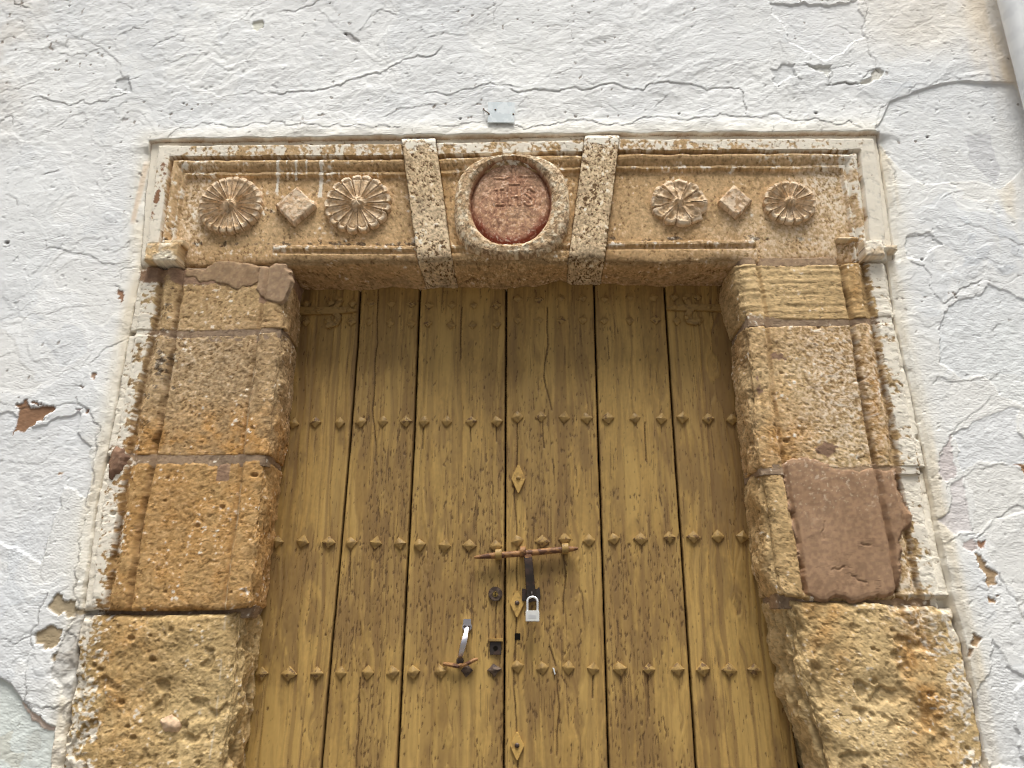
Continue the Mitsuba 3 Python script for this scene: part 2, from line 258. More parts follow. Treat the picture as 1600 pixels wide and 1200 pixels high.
def stone(key, kind, side, lo, hi, O, R, Bk, H, o, ds=.0030, depth=.225, rough=.004, rc=.02, erode=.012, edge=.007, pits=0, seed=0, tooled=0):
    """one dressed block: its front sheet, the worn arris and the reveal (or soffit) behind it, its joint faces turned in"""
    rng = np.random.default_rng(seed + 5)
    if kind == 'j':
        zm0, zm1 = float(np.mean(lo(np.array([-1., 1.])) if False else lo(np.mean([O(2.), R(2.)])))), float(hi(np.mean([O(2.), R(2.)])))
        n = max(8, int((zm1 - zm0) / ds)); a = np.linspace(0, 1, n)[:, None]; zn = zm0 + (zm1 - zm0) * a
        m1 = int(np.max(np.abs(R(zn) - O(zn))) / ds); m2 = int(depth / .0045)
        u = np.linspace(0, 1, m1)[None]; X = O(zn) + (R(zn) - O(zn)) * u; Z = lo(X) + (hi(X) - lo(X)) * a
        v = np.linspace(0, 1, m2 + 1)[None, 1:]; Xr = R(zn) + (Bk(zn) - R(zn)) * ss(-.3, 1.1, v) ; Zr = lo(Xr) + (hi(Xr) - lo(Xr)) * a
        hR = H(X[:, -1:], Z[:, -1:]); Yr = -hR + v * (depth + hR) + 0 * Xr
        U = np.hstack([X, R(zn) - side * v * depth]); W = np.hstack([Z, Zr])
    else:
        zc = float(np.mean([at(800, 230)[1], at(800, 415)[1]])); x0, x1 = float(lo(zc)), float(hi(zc))
        n = max(8, int((x1 - x0) / ds)); a = np.linspace(0, 1, n)[:, None]; xn = x0 + (x1 - x0) * a
        m1 = int(np.max(np.abs(R(xn) - O(xn))) / ds); m2 = int(depth / .0045)
        u = np.linspace(0, 1, m1)[None]; Z = O(xn) + (R(xn) - O(xn)) * u; X = lo(Z) + (hi(Z) - lo(Z)) * a
        v = np.linspace(0, 1, m2 + 1)[None, 1:]; Zr = R(xn) + (Bk(xn) - R(xn)) * v; Xr = lo(Zr) + (hi(Zr) - lo(Zr)) * a
        hR = H(X[:, -1:], Z[:, -1:]); Yr = -hR + v * (depth + hR) + 0 * Xr
        U = np.hstack([X, Xr]); W = np.hstack([Z, R(xn) - v * depth])
    P = np.stack([np.hstack([X, Xr]), np.hstack([-H(X, Z), Yr]), np.hstack([Z, Zr])], -1)
    sc = np.hstack([(u - 1) * m1 * ds, v * depth]) + 0 * U                    # distance from the arris, negative on the front
    w = np.exp(-(sc / (rc * 1.6)) ** 2)[..., None]
    P = P * (1 - w) + gaussian_filter1d(P, rc / ds, axis=1, mode='nearest') * w
    gu, gv = np.gradient(P, axis=0), np.gradient(P, axis=1); N = np.cross(gu, gv); N /= np.linalg.norm(N, axis=-1, keepdims=True) + 1e-12
    if N[:, :m1 // 2, 1].mean() > 0: N = -N
    Ns = gaussian_filter(N, (4, 4, 0)); Ns /= np.linalg.norm(Ns, axis=-1, keepdims=True) + 1e-12
    s_ = seed * 3.7
    rough = rough * .47
    d = rough * ((fb(U + s_, W, .06, 4, 61) - .5) * 2.4 + (fb(U + s_, W, .016, 3, 71) - .5) * .7)
    d = d - rough * .9 * ss(.64, .80, fb(U + s_, W, .02, 3, 81))                     # small pores
    d = d - erode * np.exp(-(sc / (rc * 2.2)) ** 2) * (fb(U + s_, W, .12, 4, 91) * 1.8)      # worn arris
    d = d + erode * .6 * ss(.0, .03, sc) * (fb(U + s_, W, .07, 4, 95) - .5) * 2             # rough reveal
    if tooled: d = d + tooled * (fb(U + s_, W, (.16, .012), 2, 97) - .5) * 2
    for _ in range(pits):
        px, pz, pr = rng.uniform(U.min(), U[:, :m1].max() if side < 0 else U.max()), rng.uniform(W.min(), W.max()), rng.uniform(.004, .013)
        d = d - pr * .9 * np.exp(-(((U - px) / pr) ** 2 + ((W - pz) / (pr * rng.uniform(.6, 1))) ** 2) ** 2)
    e = np.minimum(a, 1 - a) * n * ds + 0 * U; e = np.minimum(e, np.hstack([u * m1 * ds, 1 + 0 * v]) + 0 * U + (edge if kind == 'l' else 0))
    e = e + (fb(U + s_, W, .05, 3, 99) - .5) * edge * 1.2
    k = np.clip(1 - e / edge, 0, 1); d = d - edge * .9 * (1 - np.sqrt(np.clip(1 - k * k, 0, 1)))
    if 'extra' in o: d = d + o['extra'](U, W)
    g1, g2 = gn(U.shape, (.55, .7), seed + 700), gn(U.shape, (1.15, 1.45), seed + 800); o = dict(o, grain=(g1, g2))
    d = d + rough * (np.clip(g1, -2.2, 1.6) * .14 + np.clip(g2, -2.6, 1.6) * .16)
    P = P + Ns * d[..., None]
    C = portal_colour(U, W, np.hstack([X, Xr]), np.hstack([Z, Zr]), o)
    cav = np.clip((d - gaussian_filter(d, 6)) / (rough + 1e-9), -1, 1)                  # darker where the relief dips below its surroundings
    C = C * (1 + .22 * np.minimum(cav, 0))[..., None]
    def skirt(P, N, C, ax):
        f, l = (P[:1] - N[:1] * .07, P[-1:] - N[-1:] * .07) if ax == 0 else (P[:, :1] - N[:, :1] * .07, P[:, -1:])
        return np.concatenate([f, P, l], ax), np.concatenate([N[:1], N, N[-1:]] if ax == 0 else [N[:, :1], N, N[:, -1:]], ax), np.concatenate([C[:1] * .8, C, C[-1:] * .8] if ax == 0 else [C[:, :1], C, C[:, -1:]], ax)
    P, Ns, C = skirt(P, Ns, C, 0); P, Ns, C = skirt(P, Ns, C, 1)
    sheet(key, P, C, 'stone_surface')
    return P

PT = 'stone_doorway'
thing(PT, 'weathered carved sandstone surround framing the wooden double door', 'doorway')
HJL, HJR = H_jamb(-1), H_jamb(1)
def lerp_mask(f): return f
def hl(*pts): return zline(pts)
g_field = dict(a=(198, 167, 126), b=(184, 151, 109), contrast=.5, dark=.6, light=.4)
def white_lintel(x, z):
    q = q_lintel(x, z)
    w = np.interp(q, [0, .6, 1.0, 1.9, 2.0, 2.15, 2.5, 2.9, 3.1, 9], [.9, .8, .50, .42, .05, .10, .02, .24, .0, .0])
    qs = np.minimum(qside(x, LQ0(z), LQ1(z), LQ2(z), LQ3(z), 1), qside(x, RQ0(z), RQ1(z), RQ2(z), RQ3(z), -1))
    w = w + np.interp(qs, [0, 1.9, 2, 3, 3.2, 9], [.35, .3, .2, .14, 0, 0])
    w = w + ss(at(1150, 250)[0], at(1340, 250)[0], x) * np.interp(q, [0, 2, 3, 3.3], [.26, .22, .12, 0])
    t = zFIL(x) - z; w = w + .30 * np.interp(t, [-.004, 0, .02, .028, .05], [0, 1, 1, 0, 0]) * ss(-.01, .01, x - IN_L) * ss(-.01, .01, IN_R - x)
    return w
def drips(x, z):
    w = 0 * x
    for px, y0, y1, r in ((438, 250, 300, 1.9), (466, 252, 282, 1.5), (482, 253, 274, 1.1), (505, 252, 308, 2.6), (452, 250, 262, 1.2)):
        a, b = at(px, y0), at(px, y1); rr = r * 2.4e-3 * (.6 + .8 * vn(0 * x + px, z * 40, 3))
        w = np.maximum(w, ss(rr * 1.3, rr * .8, np.abs(x - a[0])) * (z < a[1]) * (z > b[1]))
    return w
o_l = dict(g_field, haze=lambda x, z: .95 * blob(x, z, 1296, 292, 40, 44) + .6 * blob(x, z, 308, 320, 20, 70) + .3 * blob(x, z, 1210, 380, 90, 40) + .25 * blob(x, z, 1310, 380, 40, 40) + .15 * blob(x, z, 560, 300, 90, 20) + .06, chips=lambda x, z: blob(x, z, 263, 264, 9, 9) + blob(x, z, 257, 290, 7, 18) + .9 * blob(x, z, 250, 318, 5, 10) + blob(x, z, 242, 345, 6, 10), white=lambda x, z: white_lintel(x, z) + drips(x, z) * 1.2, orange=lambda x, z: .3 * ss(at(800, 330)[1], at(800, 405)[1], z), c=(185, 146, 100),
           lichen=lambda x, z: .75 * np.exp(-((z - zFIL(x) - .012) / .016) ** 2) + .45 * blob(x, z, 445, 330, 30, 25) + .5 * blob(x, z, 276, 330, 8, 40))
flat0 = lambda v: (lambda x, z: v + 0 * x)
LJ = hl((225, 421), (290, 421), (460, 419)); RJ = hl((1140, 414), (1390, 414))
stone(PT + '__lintel_stone', 'l', 0, LQ0, BL0, zT0, zARR, zBK, H_lintel, o_l, ds=.0032, rough=.0022, rc=.013, erode=.010, edge=.006, seed=1)
stone(PT + '__lintel_stone_001', 'l', 0, BR1, RQ0, zT0, zARR, zBK, H_lintel, o_l, ds=.0032, rough=.0022, rc=.013, erode=.010, edge=.006, seed=2)
o_k = dict(g_field, dk=1.1, lt=.9, white=lambda x, z: white_lintel(x, z) + .1 * blob(x, z, 800, 240, 80, 20) + .35 * blob(x, z, 798, 262, 30, 26), light=.5, contrast=.6)
stone(PT + '__keystone', 'l', 0, BL1, BR0, zT0, zARR, zBK, H_lintel, o_k, ds=.0032, rough=.003, rc=.013, erode=.012, edge=.006, seed=3)
zb0 = at(800, 415)[1]; zb1 = at(800, 218)[1]
o_b = dict(dk=.75, lt=.55, a=(210, 187, 156), b=(194, 169, 136), contrast=.9, dark=.95, light=.8, white=lambda x, z: .06 + .75 * ss(at(800, 250)[1], at(800, 218)[1], z), wash=(232, 226, 212))
Hb = lambda x, z: .040 * ss(at(800, 213)[1] + .01, at(800, 228)[1], z)
zTB = lambda x: zT0(x) + .01
stone(PT + '__tapered_band', 'l', 0, BL0, BL1, zTB, zARR, zBK, Hb, o_b, ds=.0028, rough=.0034, rc=.012, erode=.010, edge=.006, seed=4)
stone(PT + '__tapered_band_001', 'l', 0, BR0, BR1, zTB, zARR, zBK, Hb, o_b, ds=.0028, rough=.0034, rc=.012, erode=.010, edge=.006, seed=5)

# jamb stones, top to bottom
def white_jamb(side, k=1.0):
    a = (JL0, JL1, JL2, JL3) if side < 0 else (JR0, JR1, JR2, JR3)
    def f(x, z):
        q = qside(x, *[g(z) for g in a], -side); return k * np.interp(q, [0, .8, 1, 1.7, 2.0, 2.06, 2.35, 2.5, 9], [.95, .92, .74, .58, .32, .22, .10, 0, 0])
    return f
zz = lambda y: at(800, y)[1]
def groove_shade_dirt(side):  # mask for the dirt and painted shade in the moulding grooves
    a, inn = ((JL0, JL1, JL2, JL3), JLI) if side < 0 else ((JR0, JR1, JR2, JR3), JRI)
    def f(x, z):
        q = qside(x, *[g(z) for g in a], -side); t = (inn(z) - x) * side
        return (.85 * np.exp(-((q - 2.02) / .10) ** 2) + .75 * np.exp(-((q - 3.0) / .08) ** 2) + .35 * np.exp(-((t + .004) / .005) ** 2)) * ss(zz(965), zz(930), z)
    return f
wl_ = white_jamb(-1); wr_ = white_jamb(1)
L2_or = lambda x, z: .95 * ss(zz(605), zz(690), z)
stone(PT + '__jamb_stone', 'j', -1, hl((225, 518), (290, 519), (470, 514)), LJ, JL0, JLA, JLB, HJL,
      dict(groove_shade_dirt=groove_shade_dirt(-1), scar=1, haze=lambda x, z: .04 + .16 * blob(x, z, 300, 560, 90, 60), a=(186, 157, 115), b=(170, 139, 99), contrast=.6, white=wl_, lichen=lambda x, z: .55 * blob(x, z, 262, 480, 16, 60), mortar=lambda x, z: .2 + .45 * ss(zz(444), zz(434), z) + .5 * box_mask(x, z, 404, 420, 446, 474)),
      rough=.0038, rc=.014, erode=.013, seed=11)
stone(PT + '__jamb_stone_001', 'j', -1, hl((180, 712), (270, 713), (440, 712)), hl((215, 525), (290, 527), (470, 519)), JL0, JLA, JLB, HJL,
      dict(groove_shade_dirt=groove_shade_dirt(-1), scar=1, haze=lambda x, z: .04 + .16 * blob(x, z, 300, 560, 90, 60), a=(181, 152, 113), b=(165, 137, 101), contrast=.75, light=.5, dark=.7, white=wl_, orange=L2_or, lichen=lambda x, z: .62 * blob(x, z, 238, 620, 22, 70) + .4 * blob(x, z, 265, 560, 22, 60)),
      rough=.0045, rc=.018, erode=.016, seed=12)
stone(PT + '__jamb_stone_002', 'j', -1, hl((125, 955), (280, 955), (420, 951)), hl((180, 722), (270, 720), (440, 718)), JL0, JLA, JLB, HJL,
      dict(groove_shade_dirt=groove_shade_dirt(-1), scar=1, haze=lambda x, z: .04 + .16 * blob(x, z, 300, 560, 90, 60), a=(185, 151, 103), b=(173, 137, 91), contrast=.6, dark=.5, white=white_jamb(-1, 1.1), orange=flat0(.55), mortar=lambda x, z: .15 + .6 * box_mask(x, z, 338, 724, 362, 752)),
      rough=.0045, rc=.02, erode=.016, edge=.018, pits=10, seed=13)
def big_rough(k, s): return lambda U, W: k * ((fb(U + s, W, .17, 4, 131) - .5) * 2.2) - k * .8 * ss(.58, .72, fb(U + s, W, .07, 3, 133))
stone(PT + '__jamb_stone_003', 'j', -1, lambda x: 0 * x + .62, hl((125, 962), (280, 961), (420, 957)), JL0, JLA, JLB, HJL,
      dict(groove_shade_dirt=groove_shade_dirt(-1), scar=1, haze=lambda x, z: .04 + .16 * blob(x, z, 300, 560, 90, 60), a=(192, 165, 118), b=(170, 141, 96), contrast=.55, dark=.4, light=.5, white=lambda x, z: .66 * white_jamb(-1)(x, z), wash=(214, 206, 192), orange=lambda x, z: .5 * blob(x, z, 190, 1060, 40, 90), extra=big_rough(.011, 2.3)),
      rough=.006, rc=.045, erode=.026, edge=.02, pits=16, seed=14, depth=.24)
stone(PT + '__jamb_stone_004', 'j', 1, hl((1130, 503), (1400, 498)), RJ, JR0, JRA, JRB, HJR,
      dict(groove_shade_dirt=groove_shade_dirt(1), a=(202, 174, 130), b=(188, 159, 116), contrast=.45, dark=.4, white=wr_, orange=lambda x, z: .5 * blob(x, z, 1338, 460, 16, 60)), rough=.0034, tooled=.0022, rc=.018, erode=.016, seed=15)
stone(PT + '__jamb_stone_005', 'j', 1, hl((1150, 735), (1290, 733), (1420, 730)), hl((1130, 511), (1400, 507)), JR0, JRA, JRB, HJR,
      dict(groove_shade_dirt=groove_shade_dirt(1), a=(196, 167, 124), b=(182, 149, 106), contrast=.7, dark=.55, light=.6, white=wr_, haze=lambda x, z: .62 * blob(x, z, 1318, 610, 62, 120) + .04, orange=lambda x, z: .7 * blob(x, z, 1225, 690, 40, 60) + .9 * blob(x, z, 1366, 640, 14, 110),
           mortar=lambda x, z: .12 + .5 * blob(x, z, 1290, 702, 16, 13) + .42 * blob(x, z, 1210, 560, 20, 12) + .42 * blob(x, z, 1184, 600, 9, 20)), rough=.005, rc=.022, erode=.018, pits=8, seed=16)
stone(PT + '__jamb_stone_006', 'j', 1, hl((1170, 931), (1270, 934), (1470, 930)), hl((1150, 739), (1420, 735)), JR0, JRA, JRB, lambda x, z: HJR(x, z) - .014 * ss(.02, -.01, (JRI(z) - x)) * ss(zz(935), zz(920), z),
      dict(groove_shade_dirt=groove_shade_dirt(1), a=(204, 175, 130), b=(186, 155, 110), contrast=.6, white=lambda x, z: 1.0 * wr_(x, z) * 1.1, haze=lambda x, z: .9 * blob(x, z, 1428, 905, 34, 46), orange=lambda x, z: .7 * blob(x, z, 1400, 860, 18, 50)), rough=.005, rc=.026, erode=.024, edge=.016, seed=17)
stone(PT + '__jamb_stone_007', 'j', 1, lambda x: 0 * x + .62, hl((1180, 938), (1270, 941), (1350, 941), (1420, 948), (1480, 950)), JR0, JRA, JRB, HJR,
      dict(groove_shade_dirt=groove_shade_dirt(1), a=(205, 179, 134), b=(188, 161, 116), contrast=.45, dark=.35, light=.5, wash=(216, 206, 190), white=lambda x, z: .42 * wr_(x, z), haze=lambda x, z: .8 * blob(x, z, 1440, 950, 34, 26), orange=lambda x, z: .8 * blob(x, z, 1290, 980, 22, 50) + .7 * blob(x, z, 1440, 1060, 30, 110), extra=big_rough(.012, 7.7)),
      rough=.006, rc=.05, erode=.03, edge=.02, pits=22, seed=18, depth=.24)
# mortar beds between them
def bed(y0, y1, side, seed, k=.85, h=-.001, outer=None, col=(164, 138, 112)):
    Hf = lambda x, z: (HJL if side < 0 else HJR)(x, z) * k + h
    A = (JL1, JLA, JLB) if side < 0 else (JR1, JRA, JRB); xs = (JLA(zz(y0)), JL0(zz(y0))) if side < 0 else (JRA(zz(y0)), JR0(zz(y0)))
    stone(numbered(PT + '__mortar_joint'), 'j', side, lambda x: 0 * x + zz(y1), lambda x: 0 * x + zz(y0), outer or A[0], lambda z: A[1](z) + side * .008, lambda z: A[2](z) + side * .008, Hf,
          dict(a=col, b=(143, 122, 102), contrast=.4, dark=.3, light=.1, white=lambda x, z: .95 * white_jamb(side)(x, z)), rough=.003, rc=.014, erode=.008, edge=.001, seed=seed)
bed(414, 428, -1, 31, outer=lambda z: JL3(z) + .01); bed(510, 532, -1, 32, outer=lambda z: JL1(z)); bed(706, 728, -1, 33, outer=lambda z: JL1(z)); bed(948, 968, -1, 34, .3, -.035, col=(150, 128, 106)); bed(408, 422, 1, 35, outer=lambda z: JR3(z) - .01); bed(494, 515, 1, 36, outer=lambda z: JR1(z)); bed(726, 744, 1, 37, outer=lambda z: JR1(z)); bed(926, 950, 1, 38, .3, -.022)
def patch(key, outline, H, label, col, col2, lift, rough, seed, n=.0035):
    """a smear of mortar lying on the stone, thin at its ragged edge"""
    rng = np.random.default_rng(seed); P = ats(outline); ring = fractal_line(np.vstack([P, P[:1]]), rng, .10, .004); poly = shapely.Polygon(ring).buffer(0)
    x0, z0, x1, z1 = poly.bounds; pad = .02; X, Z = np.meshgrid(np.arange(x0 - pad, x1 + pad, n), np.arange(z0 - pad, z1 + pad, n)); ins = shapely.contains_xy(poly, X, Z); d = cKDTree(ring).query(np.stack([X.ravel(), Z.ravel()], 1))[0].reshape(X.shape) * np.where(ins, 1, -1)
    h = H(X, Z) + lift * ss(-.004, .014, d) - .012 * ss(-.001, -.008, d) + rough * (fb(X, Z, .08, 4, seed) - .5) * 2 + rough * .6 * (fb(X, Z, .012, 2, seed + 3) - .5)
    sc_ = line_dist(X, Z, [fractal_line(ats(c), rng, .12) for c in o_scratch], .01)[0] if key.endswith('mortar_patch') else 1 + 0 * X
    h = h - .003 * ss(.004, .001, sc_)
    C = mx(S(*col), S(*col2), nz(X, Z, .12, 4, seed + 1)) * (1 + .3 * (nz(X, Z, .01, 2, seed + 2) - .5))[..., None]
    C = mx(C, S(214, 196, 176), ss(.70, .86, gn(X.shape, .8, seed + 5) * .16 + .55) * (.5 * ss(zz(850), zz(750), Z) if key.endswith('mortar_patch') else .12))
    keep = (d > -.012); kq = keep[:-1, :-1] & keep[1:, :-1] & keep[:-1, 1:] & keep[1:, 1:]; v = np.stack([X, -h, Z], -1).reshape(-1, 3); f = quads(*X.shape, kq)
    used = np.unique(f); remap = np.zeros(len(v), int); remap[used] = np.arange(len(used)); f = facing(v[used], remap[f], (0, -1, 0)); put(key, v[used], f, 'stone_surface', C.reshape(-1, 3)[used])
    if label: labels[key] = {'label': label}
o_scratch = [[(1288, 815), (1284, 830), (1287, 842)], [(1345, 850), (1360, 852)], [(1330, 900), (1352, 910)], [(1300, 890), (1318, 886)]]
patch(PT + '__mortar_patch', [(1224, 728), (1300, 732), (1368, 734), (1398, 733), (1410, 790), (1416, 822), (1402, 830), (1398, 850), (1402, 884), (1400, 906), (1392, 926), (1360, 932), (1320, 930), (1280, 936), (1262, 926), (1256, 900), (1250, 850), (1242, 800), (1230, 798), (1228, 760)],
      lambda x, z: HJR(x, z) * .95 + .0015, 'large smooth brown mortar patch over the stone', (162, 131, 105), (149, 119, 94), .0025, .0018, 201)
patch(PT + '__mortar_smear', [(176, 716), (184, 700), (198, 704), (203, 716), (196, 734), (180, 750), (174, 744)], lambda x, z: HJL(x, z) + .004, None, (136, 106, 86), (116, 92, 78), .008, .003, 202)
patch(PT + '__mortar_smear_001', [(292, 421), (405, 419), (404, 440), (380, 446), (372, 452), (352, 444), (320, 440), (292, 432)], lambda x, z: HJL(x, z) + .003, None, (158, 132, 104), (144, 118, 92), .001, .0012, 204)
patch(PT + '__mortar_smear_002', [(406, 419), (446, 417), (446, 470), (424, 472), (408, 462)], lambda x, z: HJL(x, z) + .004, None, (162, 136, 110), (148, 123, 99), .001, .0012, 205)
patch(PT + '__mortar_smear_003', [(252, 1126), (268, 1118), (280, 1128), (276, 1142), (258, 1142)], lambda x, z: 0 * x + .004, None, (214, 186, 156), (200, 170, 140), .012, .006, 206, .003)

# carvings
def polar(key, px, py, rx, ry, h_fn, out_fn, c_fn, n_t=180, n_r=34, base=.0, Y=0.0):
    cx, cz = at(px, py, Y); sx, sz = (at(px + rx, py, Y)[0] - cx), (cz - at(px, py + ry, Y)[1])
    th = np.linspace(0, 2 * np.pi, n_t + 1)[None]; r = np.concatenate([np.linspace(0, 1, n_r), [1.012, 1.02]])[:, None]
    k = out_fn(th); X = cx + sx * r * k * np.cos(th); Z = cz + sz * r * k * np.sin(th)
    h = h_fn(np.minimum(r, 1) + 0 * th, th + 0 * r, X, Z); h = np.where(r > 1.015, -.012, np.where(r > 1.0, h * .55, h))
    P = np.stack([X, -(base + h), Z], -1); C = c_fn(np.minimum(r, 1) + 0 * th, th + 0 * r, X, Z, h); sheet(key, P, C, 'stone_surface')
def carve_colour(seed, a=(206, 179, 146), b=(190, 161, 126), light=(232, 212, 186)):
    def f(r, th, X, Z, h):
        c = mx(S(*a), S(*b), nz(X, Z, .05, 3, seed)) * (1 + .35 * (nz(X, Z, .008, 2, seed + 1) - .5))[..., None]
        return mx(c, S(*light), ss(.62, .85, nz(X, Z, .02, 3, seed + 2)) * .5)
    return f
def rosette(key, px, py, rx, ry, n, depth, seed, scal=.05, button=.15, rag=0.0, double=False):
    def petal(th): ph = n * (th / (2 * np.pi)) + .22 * (vn(th * 3, 0 * th, seed) - .5); t = ph - np.floor(ph) - .5; return 2 * np.abs(t)
    def outf(th): return 1 - scal * petal(th) ** 2.2 + rag * (vn(np.cos(th) * 4 + 9, np.sin(th) * 4, seed) - .5)
    def hf(r, th, X, Z):
        p = petal(th); prof = np.interp(r, [0, .12, .3, .7, .88, 1], [.80, .78, .80, .94, 1.0, .66])
        scoop = .36 * np.sqrt(np.clip(1 - p ** 2, 0, 1)) * np.interp(r, [.1, .3, .8, .95, 1], [0, .7, 1, .25, 0]); groove = .30 * ss(.80, 1.0, p) * np.interp(r, [.1, .25, 1], [0, .6, 1])
        rim = .14 * np.exp(-((p - .74) / .12) ** 2) * ss(.15, .4, r)
        h = depth * (prof - scoop - groove + rim)
        if double: h = h - depth * .25 * np.exp(-((r - .86) / .03) ** 2) * (p < .8)
        b = np.where(r < button, np.sqrt(np.clip(1 - (r / button) ** 2, 0, 1)), 0); h = np.where(r < button, depth * (.74 + .62 * b) + depth * .1 * np.cos(6 * th) * ss(0, button * .5, r), h)
        if rag: h = h * (1 - .9 * rag * 4 * ss(.42, .62, fb(X, Z, .045, 3, seed + 9))) + depth * .5 * (fb(X, Z, .03, 3, seed + 4) - .5)
        return h + .0022 * (fb(X, Z, .012, 3, seed + 7) - .5)
    cc = carve_colour(seed)
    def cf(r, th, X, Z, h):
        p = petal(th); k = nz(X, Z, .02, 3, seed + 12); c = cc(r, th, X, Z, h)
        c = mx(c, S(110, 82, 56), ss(.84, .98, p) * ss(.2, .4, r) * (.35 + .4 * k)); c = mx(c, S(236, 218, 194), np.maximum(np.exp(-((p - .70) / .10) ** 2) * ss(.4, .75, r), np.exp(-((r - .93) / .04) ** 2) * (p < .8)) * (.15 + .6 * k))  # grooves darkened; highlights painted on the petal rims and outer edge
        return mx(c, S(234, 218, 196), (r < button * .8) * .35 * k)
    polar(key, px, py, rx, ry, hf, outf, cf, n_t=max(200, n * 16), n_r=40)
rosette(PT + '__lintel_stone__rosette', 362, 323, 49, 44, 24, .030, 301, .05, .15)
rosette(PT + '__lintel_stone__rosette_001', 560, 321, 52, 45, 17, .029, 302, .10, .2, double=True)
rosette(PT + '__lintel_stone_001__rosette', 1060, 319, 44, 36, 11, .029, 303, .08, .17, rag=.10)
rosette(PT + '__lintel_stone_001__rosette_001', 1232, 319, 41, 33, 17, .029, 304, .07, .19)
labels[PT + '__lintel_stone__rosette'] = {'label': 'carved rosette with many narrow petals'}; labels[PT + '__lintel_stone__rosette_001'] = {'label': 'carved rosette with broad rounded petals'}
labels[PT + '__lintel_stone_001__rosette'] = {'label': 'worn carved rosette with broken foliage'}; labels[PT + '__lintel_stone_001__rosette_001'] = {'label': 'small fluted carved rosette'}
def lozenge(key, px, py, rx, ry, depth, seed):
    n = 64; g = np.concatenate([[-1.04, -1.015], np.linspace(-1, 1, n), [1.015, 1.04]]); A, B = np.meshgrid(g, g, indexing='ij')
    cx, cz = at(px, py); sx, sz = at(px + rx, py)[0] - cx, cz - at(px, py + ry)[1]; a, b = np.clip(A, -1, 1), np.clip(B, -1, 1)
    X = cx + sx * (A - B) / 2; Z = cz + sz * (A + B) / 2; e = 1 - np.maximum(np.abs(a), np.abs(b))
    out = np.maximum(np.abs(A), np.abs(B)); h = depth * (.86 + .14 * ss(0, .1, e)) + .008 * (fb(X, Z, .03, 3, seed) - .5) * ss(0, .1, e); h = np.where(out > 1.03, -.012, np.where(out > 1.01, h * .5, h))
    c = carve_colour(seed, (200, 172, 140), (182, 150, 118))(0, 0, X, Z, h); c = mx(c, S(232, 214, 190), ss(.55, .8, nz(X, Z, .01, 2, seed + 3)) * .55)
    sheet(key, np.stack([X, -h, Z], -1), c, 'stone_surface')
lozenge(PT + '__lintel_stone__diamond_boss', 464, 325, 31, 29, .027, 311); lozenge(PT + '__lintel_stone_001__diamond_boss', 1147, 318, 26, 25, .024, 312)
def knob(key, px0, py0, px1, py1, depth, col, col2, seed):
    a, b = at(px0, py1), at(px1, py0); na, nb_ = int((b[0] - a[0]) / .0028), int((b[1] - a[1]) / .0028); gx, gz = np.linspace(0, 1, na)[None], np.linspace(0, 1, nb_)[:, None]
    X, Z = a[0] + (b[0] - a[0]) * gx + 0 * gz, a[1] + (b[1] - a[1]) * gz + 0 * gx; e = np.minimum(np.minimum(X - a[0], b[0] - X), np.minimum(Z - a[1], b[1] - Z)) + .004 * (fb(X, Z, .03, 3, seed) - .5)
    k = np.clip(1 - e / .014, 0, 1); y = -depth + .014 * (1 - np.sqrt(np.clip(1 - k * k, 0, 1))) - .008 * (fb(X, Z, .05, 3, seed + 1) - .5) - .0008 * gn(X.shape, 1.2, seed)
    y = np.where(np.minimum(np.minimum(gx, 1 - gx), np.minimum(gz, 1 - gz)) <= 0, .02, y); c = mx(S(*col), S(*col2), ss(.3, .7, nz(X, Z, .05, 3, seed + 2))) * (1 + .1 * np.clip(gn(X.shape, .7, seed + 3), -2, 2))[..., None]
    sheet(key, np.stack([X, y, Z], -1), mx(c, S(96, 72, 50), ss(1.6, 2.4, gn(X.shape, 1.0, seed + 4)) * .8), 'stone_surface')
knob(PT + '__lintel_stone__ear_block', 234, 389, 291, 419, .060, (226, 214, 192), (196, 168, 128), 341); knob(PT + '__lintel_stone__ear_block_001', 262, 381, 296, 393, .044, (206, 184, 150), (186, 156, 116), 342)
knob(PT + '__lintel_stone_001__ear_block', 1343, 384, 1371, 411, .056, (226, 216, 200), (206, 186, 158), 343); knob(PT + '__lintel_stone_001__ear_block_001', 1366, 390, 1395, 400, .046, (228, 220, 204), (210, 192, 166), 344); knob(PT + '__lintel_stone_001__ear_block_002', 1306, 371, 1346, 379, .016, (216, 196, 164), (188, 158, 118), 345)
# medallion on the keystone
def ring_h(r, th, X, Z): return np.interp(r, [0, .06, .16, .3, .75, .92, 1], [.006, .030, .044, .050, .047, .038, .022]) + .006 * (fb(X, Z, .014, 3, 321) - .5) + .004 * (fb(X, Z, .05, 3, 325) - .5)
def ring_c(r, th, X, Z, h):
    c = mx(S(208, 184, 152), S(190, 162, 128), nz(X, Z, .06, 3, 322)); n2, n3 = nz(X, Z, .014, 3, 323), nz(X, Z, .006, 2, 324)
    c = c * (1 + .7 * (n2 - .5) + .5 * (n3 - .5))[..., None]; c = mx(c, S(110, 80, 54), ss(.62, .8, n2 * .6 + n3 * .4) * .8); c = mx(c, S(234, 220, 194), ss(.64, .82, (1 - n2) * .7 + n3 * .3) * .8)
    c = mx(c, S(232, 226, 212), ss(.45, .6, .85 * blob(X, Z, 805, 243, 62, 11) + (n2 - .5) * .4)); c = mx(c, S(150, 96, 72), ss(.10, .03, r) * .7)
    return c
